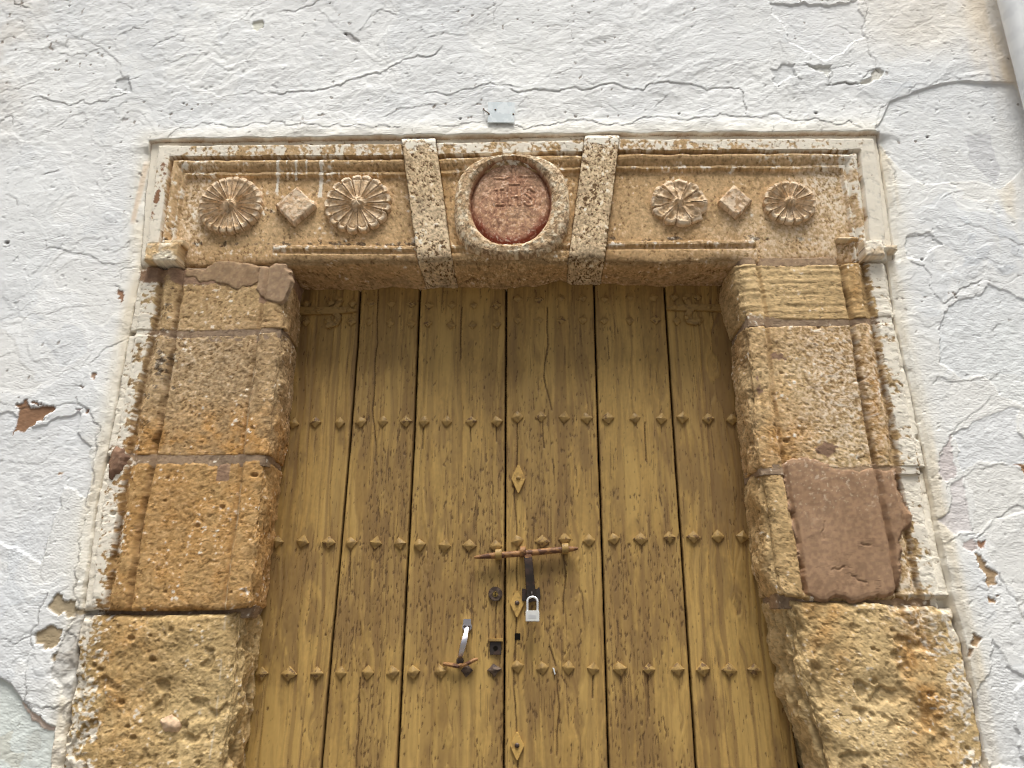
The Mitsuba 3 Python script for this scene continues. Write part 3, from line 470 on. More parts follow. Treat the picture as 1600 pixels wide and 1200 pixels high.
def annulus(key, inner, outer, n_t, n_r):
    th = np.linspace(0, 2 * np.pi, n_t + 1)[None]; r = np.concatenate([[-.002], np.linspace(0, 1, n_r), [1.012]])[:, None]; ends = []
    for px, py, rx, ry, sq in (inner, outer):
        cx, cz = at(px, py); k = 1 - sq * np.cos(4 * th); ends.append((cx + (at(px + rx, py)[0] - cx) * k * np.cos(th), cz + (cz - at(px, py + ry)[1]) * k * np.sin(th)))
    rr = np.clip(r, 0, 1); X = ends[0][0] + (ends[1][0] - ends[0][0]) * r; Z = ends[0][1] + (ends[1][1] - ends[0][1]) * r; h = ring_h(rr + 0 * th, th + 0 * r, X, Z); h = np.where((r < 0) | (r > 1), -.01, h)
    sheet(key, np.stack([X, -h, Z], -1), ring_c(rr + 0 * th, th + 0 * r, X, Z, h), 'stone_surface')
annulus(PT + '__keystone__medallion_ring', (798, 321, 62, 68, .0), (800, 327, 94, 84, .05), 380, 34)
STROKES = [[(803, 259), (803, 278), (804, 293)], [(774, 283), (788, 284), (795, 281)], [(812, 280), (822, 280), (841, 278)], [(797, 293), (811, 293)],
           [(780, 301), (781, 325)], [(775, 301), (786, 300)], [(776, 325), (787, 325)], [(796, 300), (797, 325)], [(811, 299), (812, 325)], [(796, 313), (812, 312)],
           [(834, 303), (829, 299), (822, 300), (821, 307), (828, 312), (834, 317), (832, 324), (825, 326), (820, 322)]]
SL = [fractal_line(ats(s), np.random.default_rng(7), .02) for s in STROKES]
def panel_h(r, th, X, Z):
    d = line_dist(X, Z, SL, .03)[0]
    return .012 + .010 * (1 - r ** 2) - .016 * ss(.84, 1, r) + .0024 * ss(.006, .0025, d) - .0012 * np.exp(-((d - .009) / .003) ** 2) + .006 * (fb(X, Z, .03, 4, 331) - .5)
def panel_c(r, th, X, Z, h):
    d = line_dist(X, Z, SL, .03)[0]; n2, n3, n1 = nz(X, Z, .012, 3, 333), nz(X, Z, .005, 2, 334), nz(X, Z, .07, 3, 335)
    c = mx(S(190, 152, 124), S(176, 132, 106), n1) * (1 + .5 * (n2 - .5) + .4 * (n3 - .5))[..., None]; c = mx(c, S(206, 168, 124), ss(.3, .9, n2) * .4 * blob(X, Z, 800, 345, 60, 30))
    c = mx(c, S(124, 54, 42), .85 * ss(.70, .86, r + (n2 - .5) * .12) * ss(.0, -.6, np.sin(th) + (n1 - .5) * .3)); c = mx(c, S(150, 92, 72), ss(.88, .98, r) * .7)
    c = mx(c, S(116, 78, 62), np.exp(-((d - .008) / .003) ** 2) * .5)
    return mx(c, S(226, 208, 188), ss(.72, .9, n3 * .6 + n2 * .4) * .5)
polar(PT + '__keystone__medallion_panel', 798, 321, 65, 71, panel_h, lambda th: 1 + 0 * th, panel_c, n_t=240, n_r=70, base=.004)
labels[PT + '__keystone__medallion_panel'] = {'label': 'red tinted oval panel with cross and letters IHS'}
put(PT + '__base_stone', *(lambda b: (b.vertices, b.faces))(trimesh.creation.box(bounds=[[JL0(.62) + .01, -.02, 0], [JLB(.62) - .01, .24, .63]])), 'stone_surface', np.tile(S(176, 142, 92), (8, 1)), smooth=False)
put(PT + '__base_stone_001', *(lambda b: (b.vertices, b.faces))(trimesh.creation.box(bounds=[[JRB(.62) + .01, -.02, 0], [JR0(.62) - .01, .24, .63]])), 'stone_surface', np.tile(S(186, 152, 100), (8, 1)), smooth=False)

# ---------------------------------------------------------------- the limewashed wall
rng = np.random.default_rng(77)
CR = [  # (points, width in mm, darkness, step in mm: which side stands proud)
 ([(425,148),(475,147),(516,141),(547,129),(575,121),(594,120),(619,106),(637,97),(672,94),(690,80)],3.4,.55,4), ([(380,150),(425,148)],2,.4,2),
 ([(666,151),(697,153),(719,147),(744,142),(766,134),(801,139)],3.2,.6,3), ([(800,145),(866,147),(928,141),(967,136),(990,144),(1013,136),(1052,135),(1091,140),(1141,140),(1160,149),(1164,182)],3.4,.65,4),
 ([(266,220),(294,205),(344,200),(409,197),(450,201),(500,200),(531,198),(572,203),(625,206)],2.8,.5,2.5), ([(675,203),(731,198),(759,194)],2.4,.5,2), ([(790,196),(820,208),(847,200),(880,196),(912,190),(947,201),(974,201),(998,190),(1052,189),(1071,193),(1106,189),(1141,186),(1164,186),(1222,188),(1267,191),(1300,200),(1322,194),(1342,207)],3.2,.6,3),
 ([(1345,-10),(1352,22),(1350,60),(1355,88),(1365,96),(1365,110),(1372,116)],4.2,.9,1), ([(1255,107),(1295,108)],4,.5,3), ([(1297,137),(1292,131),(1295,112),(1332,103)],3,.8,1), ([(1292,137),(1318,133),(1340,135)],5.5,.95,6), ([(1340,135),(1352,120),(1365,112)],3,.6,3),
 ([(1363,204),(1370,186),(1387,162),(1417,150),(1452,137),(1475,130),(1500,127),(1525,122),(1550,125),(1562,130),(1580,134)],2.4,.5,1.2), ([(1373,230),(1388,245),(1395,285)],3,.6,1),
 ([(1413,375),(1427,367),(1463,375)],2.5,.5,2), ([(1420,412),(1440,418),(1452,433),(1457,463),(1470,477),(1493,460),(1530,440)],3.4,.5,3), ([(1493,358),(1527,357),(1543,367)],2.4,.5,1), ([(1573,378),(1600,387)],3,.6,1), ([(1502,740),(1539,731),(1561,722),(1598,733)],2.2,.5,1.5), ([(1502,744),(1508,792),(1519,841),(1527,875)],2.2,.4,1),
 ([(1519,841),(1530,835),(1545,815),(1570,800),(1600,795)],2,.5,2), ([(1558,896),(1574,931),(1587,947),(1600,969)],3,.75,1), ([(1587,947),(1600,937)],2.4,.6,1), ([(1489,918),(1514,923),(1539,923),(1560,915)],2,.5,1), ([(1470,850),(1490,840),(1519,836)],2.4,.5,2), ([(1464,812),(1480,800),(1484,780),(1478,757)],2.4,.5,2), ([(1456,600),(1462,590),(1500,598),(1530,592),(1555,586)],2.2,.45,2), ([(1485,679),(1500,660),(1530,640),(1545,620)],2,.4,1.5),
 ([(0,630),(20,635),(93,635),(127,632)],2.4,.55,1.5), ([(123,625),(137,640),(147,653),(149,719),(137,783),(131,833),(119,893),(126,943),(110,1030),(118,1080)],4.2,.85,2), ([(108,758),(85,819),(71,870),(71,906)],2.2,.45,1), ([(78,929),(64,961),(55,1016),(42,1094)],3,.8,2), ([(0,994),(27,1007),(60,989)],2.2,.6,1), ([(42,1094),(105,1103),(118,1080)],3,.7,2), ([(37,1094),(73,1131),(89,1135),(82,1200)],3,.3,0), ([(105,1103),(112,1140),(125,1165),(120,1210)],3.4,.75,2),
 ([(75,378),(75,392),(100,392),(133,400),(180,415)],2.4,.6,2), ([(40,502),(87,490),(127,480),(163,480)],2,.35,1), ([(147,567),(193,533)],3,.4,2), ([(190,437),(187,425),(197,420),(215,418)],2,.5,1), ([(0,562),(30,555)],2,.5,1), ([(13,308),(28,314),(33,325)],2.4,.6,1), ([(10,720),(45,725),(90,700),(115,705)],2,.3,1),
 ([(28,-5),(27,12),(47,17)],4,.7,3), ([(97,88),(116,93),(162,78),(191,103),(194,123),(206,130),(225,122)],2.6,.5,2), ([(109,47),(162,78)],2,.4,1), ([(0,156),(34,144),(62,131)],3,.5,2), ([(56,156),(94,163),(134,159),(144,167),(172,161),(200,150)],3,.5,3), ([(244,77),(262,66),(281,59)],2.4,.6,2), ([(256,102),(312,91)],2.2,.45,1.5), ([(356,59),(375,38),(419,3)],2,.45,1.5), ([(444,20),(462,22),(500,5)],3,.55,3), ([(94,200),(109,187),(133,179),(138,197)],2,.5,1), ([(0,200),(12,187),(23,184),(24,200)],3,.6,2), ([(73,275),(94,269)],3,.65,2), ([(78,175),(78,219)],1.8,.35,.5), ([(564,51),(580,30),(597,19),(619,28)],2.4,.5,2), ([(500,19),(520,40),(541,56),(562,70)],2,.4,1), ([(772,-6),(772,40)],2,.5,1), ([(603,187),(625,175),(681,169)],2.4,.5,2), ([(870,120),(905,112),(928,137)],2,.5,1), ([(1097,104),(1137,99),(1200,101)],1.8,.4,1), ([(205,28),(228,28)],2.4,.6,2), ([(191,58),(213,46),(222,50)],2.2,.6,2), ([(772,140),(771,157)],2,.4,0), ([(640,90),(660,70),(680,62)],1.8,.3,1), ([(880,165),(920,172),(950,178)],2,.35,1), ([(1110,170),(1060,178)],2,.3,1)]
for _ in range(50):
    x, y = rng.uniform(0, 1600), rng.choice([rng.uniform(0, 215), rng.uniform(0, 1200)]); a = rng.normal(-.35, .5); L = rng.uniform(6, 26)
    CR.append(([(x, y), (x + L * .5 * math.cos(a), y + L * .5 * math.sin(a)), (x + L * math.cos(a + rng.normal() * .5), y + L * math.sin(a + rng.normal() * .5))], rng.uniform(1.2, 2.4), rng.uniform(.25, .6), rng.uniform(.5, 2)))
PO = [  # (outline, colour, depth in mm, ragged edge, blend)
 ([(1478,482),(1540,446),(1600,470),(1600,590),(1556,584),(1530,590),(1500,596),(1466,570)],(221,223,225),1,.10,.75), ([(1502,746),(1560,726),(1600,738),(1600,800),(1545,812),(1520,838)],(224,222,218),1,.06,.7), ([(-20,642),(60,668),(128,642),(146,700),(134,780),(104,762),(84,820),(66,880),(-20,850)],(225,226,228),1,.08,.65), ([(1200,10),(1340,0),(1350,60),(1290,100),(1230,70)],(229,229,230),.6,.1,.5),
 ([(1363,206),(1387,164),(1417,152),(1452,139),(1500,131),(1580,136),(1600,180),(1600,260),(1560,300),(1520,285),(1440,292),(1410,272),(1385,248)],(221,222,223),1.2,.03,.7),
 ([(1505,216),(1520,212),(1545,213),(1548,232),(1560,262),(1556,285),(1550,292),(1530,272),(1512,250)],(204,204,206),2,.05,.9),
 ([(1485,679),(1471,699),(1465,719),(1464,741),(1476,753),(1492,744),(1486,719),(1482,696)],(212,203,201),2,.12,1),
 ([(1485,680),(1530,655),(1590,640),(1600,700),(1600,730),(1560,722),(1502,738),(1492,715)],(222,223,225),1.5,.1,.8),
 ([(1464,812),(1480,800),(1484,757),(1502,745),(1508,792),(1516,832),(1490,838)],(216,209,208),2,.08,.8),
 ([(1517,864),(1528,868),(1536,884),(1555,897),(1553,914),(1540,921),(1536,900),(1524,888)],(176,150,120),2.5,.16,1), ([(1539,932),(1557,930),(1549,943),(1540,944)],(182,150,118),2.5,.2,1), ([(1522,842),(1535,845),(1534,858),(1524,854)],(160,122,98),2.5,.2,1), ([(1515,990),(1530,1000),(1522,1010),(1514,1007)],(172,144,112),2,.25,1), ([(1510,1012),(1516,1014),(1515,1030),(1510,1026)],(168,140,112),2,.2,1), ([(1578,726),(1598,732),(1602,742),(1592,736)],(160,122,92),2,.2,1), ([(1515,864),(1500,856),(1500,848),(1518,842),(1526,862)],(206,194,190),1.5,.15,1),
 ([(27,635),(43,628),(70,635),(90,640),(67,658),(47,670),(23,682),(32,653)],(152,118,94),3.5,.14,1), ([(40,628),(47,626),(48,634)],(150,116,92),2,.2,1), ([(50,632),(70,631),(70,636)],(150,116,92),2,.2,1),
 ([(187,453),(192,455),(195,470),(189,478),(186,468)],(150,116,94),2.5,.2,1), ([(146,585),(153,588),(149,595)],(168,140,120),2,.2,1), ([(128,603),(136,604),(131,609)],(166,136,116),2,.2,1), ([(93,740),(102,738),(98,748)],(176,148,120),2,.2,1), ([(138,640),(143,642),(140,648)],(164,130,110),2,.2,1), ([(122,640),(132,640),(128,643)],(190,150,146),1,.2,.7),
 ([(82,943),(96,927),(121,939),(128,960),(110,966),(104,956),(87,957)],(172,156,130),2.5,.16,1), ([(60,989),(82,977),(98,1000),(64,1007)],(172,154,126),2.5,.18,1), ([(85,1030),(96,1012),(98,1032)],(172,154,126),2.5,.2,1), ([(112,1030),(122,985),(130,960),(134,985),(120,1035)],(150,130,100),6,.12,1), ([(30,745),(60,755),(40,738)],(206,206,208),1,.2,.6),
 ([(-20,1050),(20,1068),(37,1094),(73,1131),(89,1135),(80,1215),(-20,1215)],(214,219,214),9,.02,.9), ([(37,1096),(75,1130),(90,1135),(86,1142),(70,1138),(40,1106)],(214,190,174),5,.06,.9), ([(0,1150),(20,1140),(18,1165),(40,1180),(30,1200),(0,1190)],(204,204,194),9.6,.15,.9), ([(40,1150),(60,1140),(65,1170),(45,1190)],(202,204,198),9.6,.15,.9),
 ([(100,1000),(120,960),(140,966),(136,1000),(128,1060),(112,1098),(100,1080),(85,1060)],(196,192,186),1,.12,.8), ([(110,1105),(125,1110),(122,1150),(140,1200),(118,1210),(104,1150)],(182,176,166),4,.1,.8),
 ([(185,130),(205,125),(208,148),(190,150)],(216,217,218),1,.15,.8), ([(398,38),(412,36),(414,48),(398,50)],(224,222,208),1,.15,.9), ([(541,56),(552,60),(564,70),(548,68)],(208,206,206),2.5,.15,1), ([(1255,104),(1280,107),(1296,108),(1294,128),(1285,118),(1262,110)],(222,221,215),3,.12,.9), ([(1340,135),(1365,112),(1378,116),(1372,128),(1350,136)],(220,216,206),1,.1,.9), ([(1200,112),(1240,105),(1250,130),(1215,140)],(219,220,221),1,.2,.8),
 ([(1555,470),(1590,520),(1600,640),(1560,620),(1530,560)],(226,228,228),1,.1,.6), ([(1413,372),(1450,368),(1470,385),(1440,410),(1415,405)],(222,222,222),1,.1,.6), ([(1540,985),(1570,1040),(1600,1060),(1600,1200),(1545,1200),(1525,1090)],(222,222,222),1,.1,.5)]
xs = np.arange(-2.75, 2.75, .004); zs = np.arange(1.0, 4.62, .004); nb = 8
xs = xs[:(len(xs) - 1) // nb * nb + 1]; zs = zs[:(len(zs) - 1) // nb * nb + 1]
X, Z = np.meshgrid(xs, zs)
zt = np.array([1.0, 4.62]); half = lambda z: 1.62 + (z - 1.22) * (2.42 - 1.62) / (4.3 - 1.22) + .14
# blocks of the grid: fine where the photograph looks, coarse beyond, none behind the doorway
out_pts = [(JL0(z), z) for z in np.linspace(.0, zz(424), 40)] + [(LQ0(z), z) for z in np.linspace(zz(420), zT0(LQ0(zz(225))), 12)] + [(x, zT0(x)) for x in np.linspace(LQ0(zz(223)), RQ0(zz(212)), 40)] + [(RQ0(z), z) for z in np.linspace(zz(214), zz(412), 12)] + [(JR0(z), z) for z in np.linspace(zz(416), 0, 40)]
OUT = shapely.Polygon(out_pts).buffer(0); ring = np.array(shapely.segmentize(OUT.exterior, .004).coords)
vis = np.abs(X - .0) < half(Z)
hole = shapely.contains_xy(OUT.buffer(-.035), X, Z)
bx = lambda A: A[:-1, :-1].reshape((len(zs) - 1) // nb, nb, (len(xs) - 1) // nb, nb)
fineb = bx(vis).any((1, 3)); keep = np.repeat(np.repeat(fineb, nb, 0), nb, 1) & ~(hole[:-1, :-1] & hole[1:, 1:])
need = np.zeros_like(X, bool); need[:-1, :-1] |= keep; need[1:, 1:] |= keep; need[1:, :-1] |= keep; need[:-1, 1:] |= keep; need[::nb, ::nb] = True
x, z = X[need], Z[need]
dO = cKDTree(ring).query(np.stack([x, z], 1))[0] * np.where(shapely.contains_xy(OUT, x, z), -1, 1)      # outside the doorway: positive
# relief
up = ss(zz(240), zz(190), z) * .9 + .25
rgt = ss(1.25, 1.6, x) * ss(zz(130), zz(150), z) ; up = up * (1 - .45 * rgt) * (1 - .35 * ss(zz(260), zz(330), z) * 0)
lft = ss(-1.2, -1.6, x); rough = .29 * np.clip(up * (.45 + 1.0 * nz(x, z, .45, 3, 401)), .30, 1.3)
ca, sa = math.cos(.55), math.sin(.55); u_, v_ = x * ca + z * sa, -x * sa + z * ca
wob = (fb(x, z, .16, 2, 405) - .5) * .12
h = (fb(x, z, .8, 3, 411) - .5) * .016 + (fb(x, z, .2, 3, 415) - .5) * .005
def terr(n, k, step, e=.7): t = n * k; f = t - np.floor(t); return step * (np.floor(t) + ss(e, 1, f) + .25 * f) / 1.25
G1 = gn(X.shape, (1.0, 1.3), 71)[need]; G2 = gn(X.shape, (2.2, 3.2), 72)[need]
rm = nz(x, z, .22, 3, 409)
h += rough * .0034 * (fb(u_ + wob, v_ + wob, (.06, .024), 4, 421) - .5) + rough * terr(fb(u_ - wob, v_ + wob * .5, (.16, .06), 5, 425), 26, .00085) * (.4 + rm) + rough * terr(fb(u_ + wob * .6, v_, (.07, .035), 4, 427), 14, .00095) * (1.3 - rm)
h += (.42 + .9 * rough) * (.00036 * np.clip(G2, -2.5, 2) + .00046 * np.clip(G1, -2.5, 2))
lay = fb(x, z, .42, 5, 431); lay2 = fb(x + 3, z, .26, 5, 437)
for th, am in ((.42, .0010), (.5, .0012), (.57, .0010), (.64, .0010)): h += am * ss(th - .002, th + .002, lay)
for th, am in ((.46, .0008), (.56, .0010)): h += am * ss(th - .004, th + .004, lay2)
base = mx(S(236, 236, 235), S(231, 231, 231), nz(x, z, .35, 4, 441))
lowr = np.clip(ss(1.3, 1.6, x) + ss(zz(330), zz(620), z) * 0 + ss(-1.2, -1.6, x) * ss(zz(300), zz(560), z) * .7, 0, 1)
base = mx(base, S(218, 220, 223), ss(.535, .55, lay) * (.3 + .35 * lowr) + ss(.555, .57, lay2) * (.2 + .25 * lowr)); base = mx(base, S(228, 225, 219), ss(.44, .425, lay) * .5 * lowr)
base = mx(base, S(234, 230, 222), nz(x, z, .5, 3, 447) * .4 * ss(.25, .0, dO + .0))
base = base * (1 + .012 * np.clip(G1, -2, 2) + .01 * G2)[..., None]
# warm stains: by the doorway edge, under the eaves of the pipe
edge_st = ss(.05, .012, np.abs(dO - .004)) * nz(x, z, (.05, .3), 3, 451); side_ = ss(.0, .06, zz(235) - z)
base = mx(base, S(222, 204, 176), np.clip(edge_st * 1.1 * side_, 0, .85)); base = mx(base, S(232, 226, 212), ss(.1, 0, dO) * .6)
pst = at(1545, 30); st = np.exp(-((x - pst[0] - (pst[1] - z) * .02) / .10) ** 2) * ss(zz(330), zz(60), z)
base = mx(base, S(226, 208, 182), np.clip(st * (.3 + nz(x, z, (.06, .4), 3, 455)), 0, .8)); base = mx(base, S(234, 226, 214), .7 * np.exp(-((x - at(1440, 50)[0]) / .28) ** 2) * ss(zz(135), zz(60), z))
b2 = at(1568, 330); base = mx(base, S(228, 212, 184), .8 * np.exp(-((x - b2[0] + .03 * np.sin(z * 9)) / .035) ** 2) * ss(zz(430), zz(330), z) * ss(zz(280), zz(310), z) * nz(x, z, (.04, .2), 2, 457))
b3 = at(14, 110); base = mx(base, S(214, 208, 200), .7 * np.exp(-((x - b3[0]) / .12) ** 2) * ss(zz(270), zz(150), z) * nz(x, z, .1, 3, 458))
b4 = at(210, 340); base = mx(base, S(226, 200, 170), .6 * ss(.016, .004, np.abs(x - xline([(234, 240), (212, 338)])(z))) * ss(zz(350), zz(335), z) * ss(zz(238), zz(255), z))
# peeled patches
dark = np.zeros_like(x)
for pts, col, dep, rag, bl in PO:
    P = ats(pts); rg = fractal_line(np.vstack([P, P[:1]]), rng, rag, .004); pol = shapely.Polygon(rg).buffer(0); c0, c1 = rg.min(0) - .02, rg.max(0) + .02
    I = np.nonzero((x > c0[0]) & (x < c1[0]) & (z > c0[1]) & (z < c1[1]))[0]
    if not len(I): continue
    d = cKDTree(rg).query(np.stack([x[I], z[I]], 1))[0] * np.where(shapely.contains_xy(pol, x[I], z[I]), 1, -1); m = ss(-.002, .002, d)
    lw = (fb(x[I], z[I], .8, 3, 411) - .5) * .016 + (fb(x[I], z[I], .2, 3, 415) - .5) * .004
    h[I] = h[I] * (1 - m) + m * (lw - dep * .0008 + .0004 * np.clip(G1[I], -2, 2) + .0016 * (fb(x[I], z[I], .05, 3, 461) - .5) + .0005)
    base[I] = mx(base[I], S(*col) * (1 + .10 * (nz(x[I], z[I], .03, 3, 463) - .5))[..., None], m * bl)
# cracks
lines = [fractal_line(ats(c[0]), rng, .11) for c in CR]; d, sd, k = line_dist(x, z, lines, .045); W = np.array([c[1] for c in CR] + [1.])[k] * .5e-3; D = .66 * np.array([c[2] for c in CR] + [0])[k]; ST = np.array([c[3] for c in CR] + [0])[k] * .38e-3
wv = .1 + 1.5 * nz(x, z, .05, 3, 471); up_side = sd
cut = ss(W * wv + .0022, W * wv * .2, d); h = h + ST * .9 * up_side * np.exp(-(d / .012) ** 2) * (k >= 0) - cut * D * .004
base = mx(base, S(96, 88, 80), np.clip(cut * D * (.35 + .8 * nz(x, z, .04, 2, 473)), 0, .92))
# flecks where the wash has chipped
fl = ss(.86, .89, fb(x, z, .022, 2, 481)); base = mx(base, S(128, 112, 98), fl * .7 * ss(.45, .66, fb(x, z, .3, 2, 483))); h -= fl * .002
for px, py, r in ((15, 382, .010), (541, 57, .008), (1447, 217, .006), (290, 166, .005), (1438, 408, .006), (1352, 445, .004), (113, 15, .005), (1272, 182, .008), (720, 191, .006), (1060, 182, .006)):
    c = at(px, py); g = np.exp(-(((x - c[0]) / r) ** 2 + ((z - c[1]) / (r * .8)) ** 2) ** 2); base = mx(base, S(70, 62, 56), g * .85); h -= g * .006
rub = .8 * blob(x, z, 118, 1040, 22, 60) + .8 * blob(x, z, 118, 1160, 18, 50) + .35 * blob(x, z, 1490, 1100, 14, 120) + .6 * blob(x, z, 1440, 850, 20, 40)
h += rub * .016 * (fb(x, z, .05, 4, 491) - .5) * 2; base = mx(base, S(176, 168, 158), ss(.5, .75, rub * .8 + (fb(x, z, .03, 3, 493) - .5) * 1.4) * .6)
# the thick edge of the plaster at the doorway
rag = (fb(x, z, .05, 4, 495) - .5) * .012; topz = ss(zz(235), zz(222), z)
thick = .014 + .012 * topz; e = dO + rag
h = h + .012 + (.008 + .006 * nz(x, z, .09, 3, 497)) * topz * np.exp(-(e / .07) ** 2)
h = np.where(topz > .5, h * ss(-.006, .002, e) - .03 * ss(.002, -.006, e), h * ss(-.012, .004, e) - .03 * ss(.004, -.010, e))
h = h - (1 - topz) * .010 * ss(.03, .0, e)
base = mx(base, S(156, 122, 84), ss(.003, -.002, e) * .9 * topz)
idx = -np.ones(X.shape, int); idx[need] = np.arange(need.sum()); V = np.stack([x, -h, z], -1)
i = idx; a, b, c, d4 = i[:-1, :-1][keep], i[1:, :-1][keep], i[1:, 1:][keep], i[:-1, 1:][keep]
F = [np.stack([a, d4, c], 1), np.stack([a, c, b], 1)]
j = idx[::nb, ::nb]; ck = ~fineb & ~hole[:-1:nb, :-1:nb][:fineb.shape[0], :fineb.shape[1]]; a, b, c, d4 = j[:-1, :-1][ck], j[1:, :-1][ck], j[1:, 1:][ck], j[:-1, 1:][ck]
F = np.vstack(F + [np.stack([a, d4, c], 1), np.stack([a, c, b], 1)])
put('white_wall', V, facing(V, F, (0, -1, 0)), 'plaster_surface', base)
thing('white_wall', 'cracked and peeling white limewashed wall around the carved doorway', 'wall')
def plain_box(key, lo, hi, col): b = trimesh.creation.box(bounds=[lo, hi]); put(key, b.vertices, b.faces, 'plaster_surface', np.tile(S(*col), (8, 1)), smooth=False)
plain_box('white_wall__upper_wall', (-6, .005, 4.60), (2.75, .5, 7.5), (228, 228, 228)); plain_box('white_wall__side_wall', (-6, .006, 0), (-2.74, .5, 4.60), (228, 228, 228))
plain_box('white_wall__lower_wall', (-2.74, .007, 0), (-1.62, .24, 1.02), (226, 226, 226)); plain_box('white_wall__lower_wall_001', (1.76, .007, 0), (2.75, .24, 1.02), (226, 226, 226))
plain_box('white_wall__lintel_core', (-1.3, .26, zz(425) + .02), (1.4, .5, 4.5), (120, 96, 66))

# ---------------------------------------------------------------- the two door leaves
YD = .2
G = [xline([(470, 450), (440, 690), (372, 1200)], YD), xline([(563, 450), (559, 537), (547, 690), (532, 866), (519, 1001), (502, 1200)], YD), xline([(656, 454), (647, 690), (636, 897), (621, 1200)], YD), xline([(791, 450), (789, 900), (787, 1200)], YD),
     xline([(928, 445), (935, 700), (942, 895), (951, 1200)], YD), xline([(1038, 445), (1053, 680), (1068, 900), (1088, 1200)], YD), xline([(1150, 445), (1190, 780), (1247, 1180)], YD)]
G[0] = (lambda f: (lambda z: f(z) - .06))(G[0])
KNOTS = [(1250 - 10, 1060, .03), (1115, 570, .045), (1030, 610, .03), (1040, 893, .025), (1150, 945, .035), (1062, 1125, .025), (668, 880, .03), (450, 960, .035), (880, 1010, .05), (760, 800, .03), (566, 1030, .03), (600, 780, .03), (845, 600, .03), (740, 575, .025), (905, 880, .03), (490, 1140, .03), (700, 1150, .03), (905, 1130, .03)]
SPLIT = [[(592, 445), (590, 535), (585, 610), (582, 640), (587, 690), (586, 720)], [(809, 655), (808, 700), (807, 840)], [(808, 860), (808, 930), (809, 1160), (809, 1200)], [(776, 940), (774, 1000)], [(662, 664), (660, 700)], [(735, 664), (736, 690)], [(776, 664), (776, 690)], [(848, 420 + 240), (850, 700)], [(548, 860), (546, 900)], [(563, 1060), (560, 1150), (556, 1200)],
         [(722, 480), (720, 560)], [(880, 850), (884, 900), (880, 960)], [(1013, 1050), (1015, 1120)], [(870, 1050), (874, 1110), (870, 1180)], [(927, 1055), (926, 1090)], [(1008, 660), (1010, 720)], [(855, 480), (856, 540), (850, 590), (862, 640)], [(868, 1040), (858, 1010)]]
SPL = [fractal_line(ats(s, YD), np.random.default_rng(5), .018) for s in SPLIT]
ROWS = [[(477, 474), (516, 472), (550, 473), (579, 473), (611, 473), (642, 474), (670, 476), (706, 476), (740, 476), (776, 476)], [(477, 502), (512, 502), (548, 502), (576, 502), (609, 504), (642, 505), (668, 504), (704, 507), (738, 507), (776, 506)],
        [(458, 661), (492, 659), (530, 660), (563, 659), (598, 658), (634, 658), (662, 658), (698, 658), (736, 658), (776, 658)], [(432, 846), (472, 846), (513, 847), (548, 848), (587, 848), (624, 849), (655, 851), (695, 852), (733, 852), (774, 853)],
        [(408, 1053), (451, 1053), (494, 1052), (532, 1051), (574, 1051), (613, 1051), (645, 1050), (688, 1049), (729, 1048), (772, 1047)],
        [(809, 466), (842, 467), (876, 465), (910, 465), (945, 466), (985, 464), (1021, 464), (1054, 463), (1090, 463)], [(809, 499), (842, 500), (877, 500), (911, 499), (944, 500), (984, 500), (1025, 499), (1058, 501), (1092, 500)],
        [(808, 651), (845, 651), (882, 652), (916, 653), (950, 653), (992, 653), (1034, 654), (1067, 652), (1107, 654), (1144, 655)], [(808, 845), (847, 846), (882, 842), (920, 844), (959, 842), (1001, 842), (1046, 839), (1084, 839), (1122, 838), (1160, 839)],
        [(808, 1041), (847, 1044), (888, 1043), (927, 1045), (968, 1045), (1014, 1046), (1059, 1046), (1099, 1046), (1140, 1047), (1179, 1047)]]
STUD_PTS = ats([p for row in ROWS for p in row], YD); STUD_TREE = cKDTree(STUD_PTS)
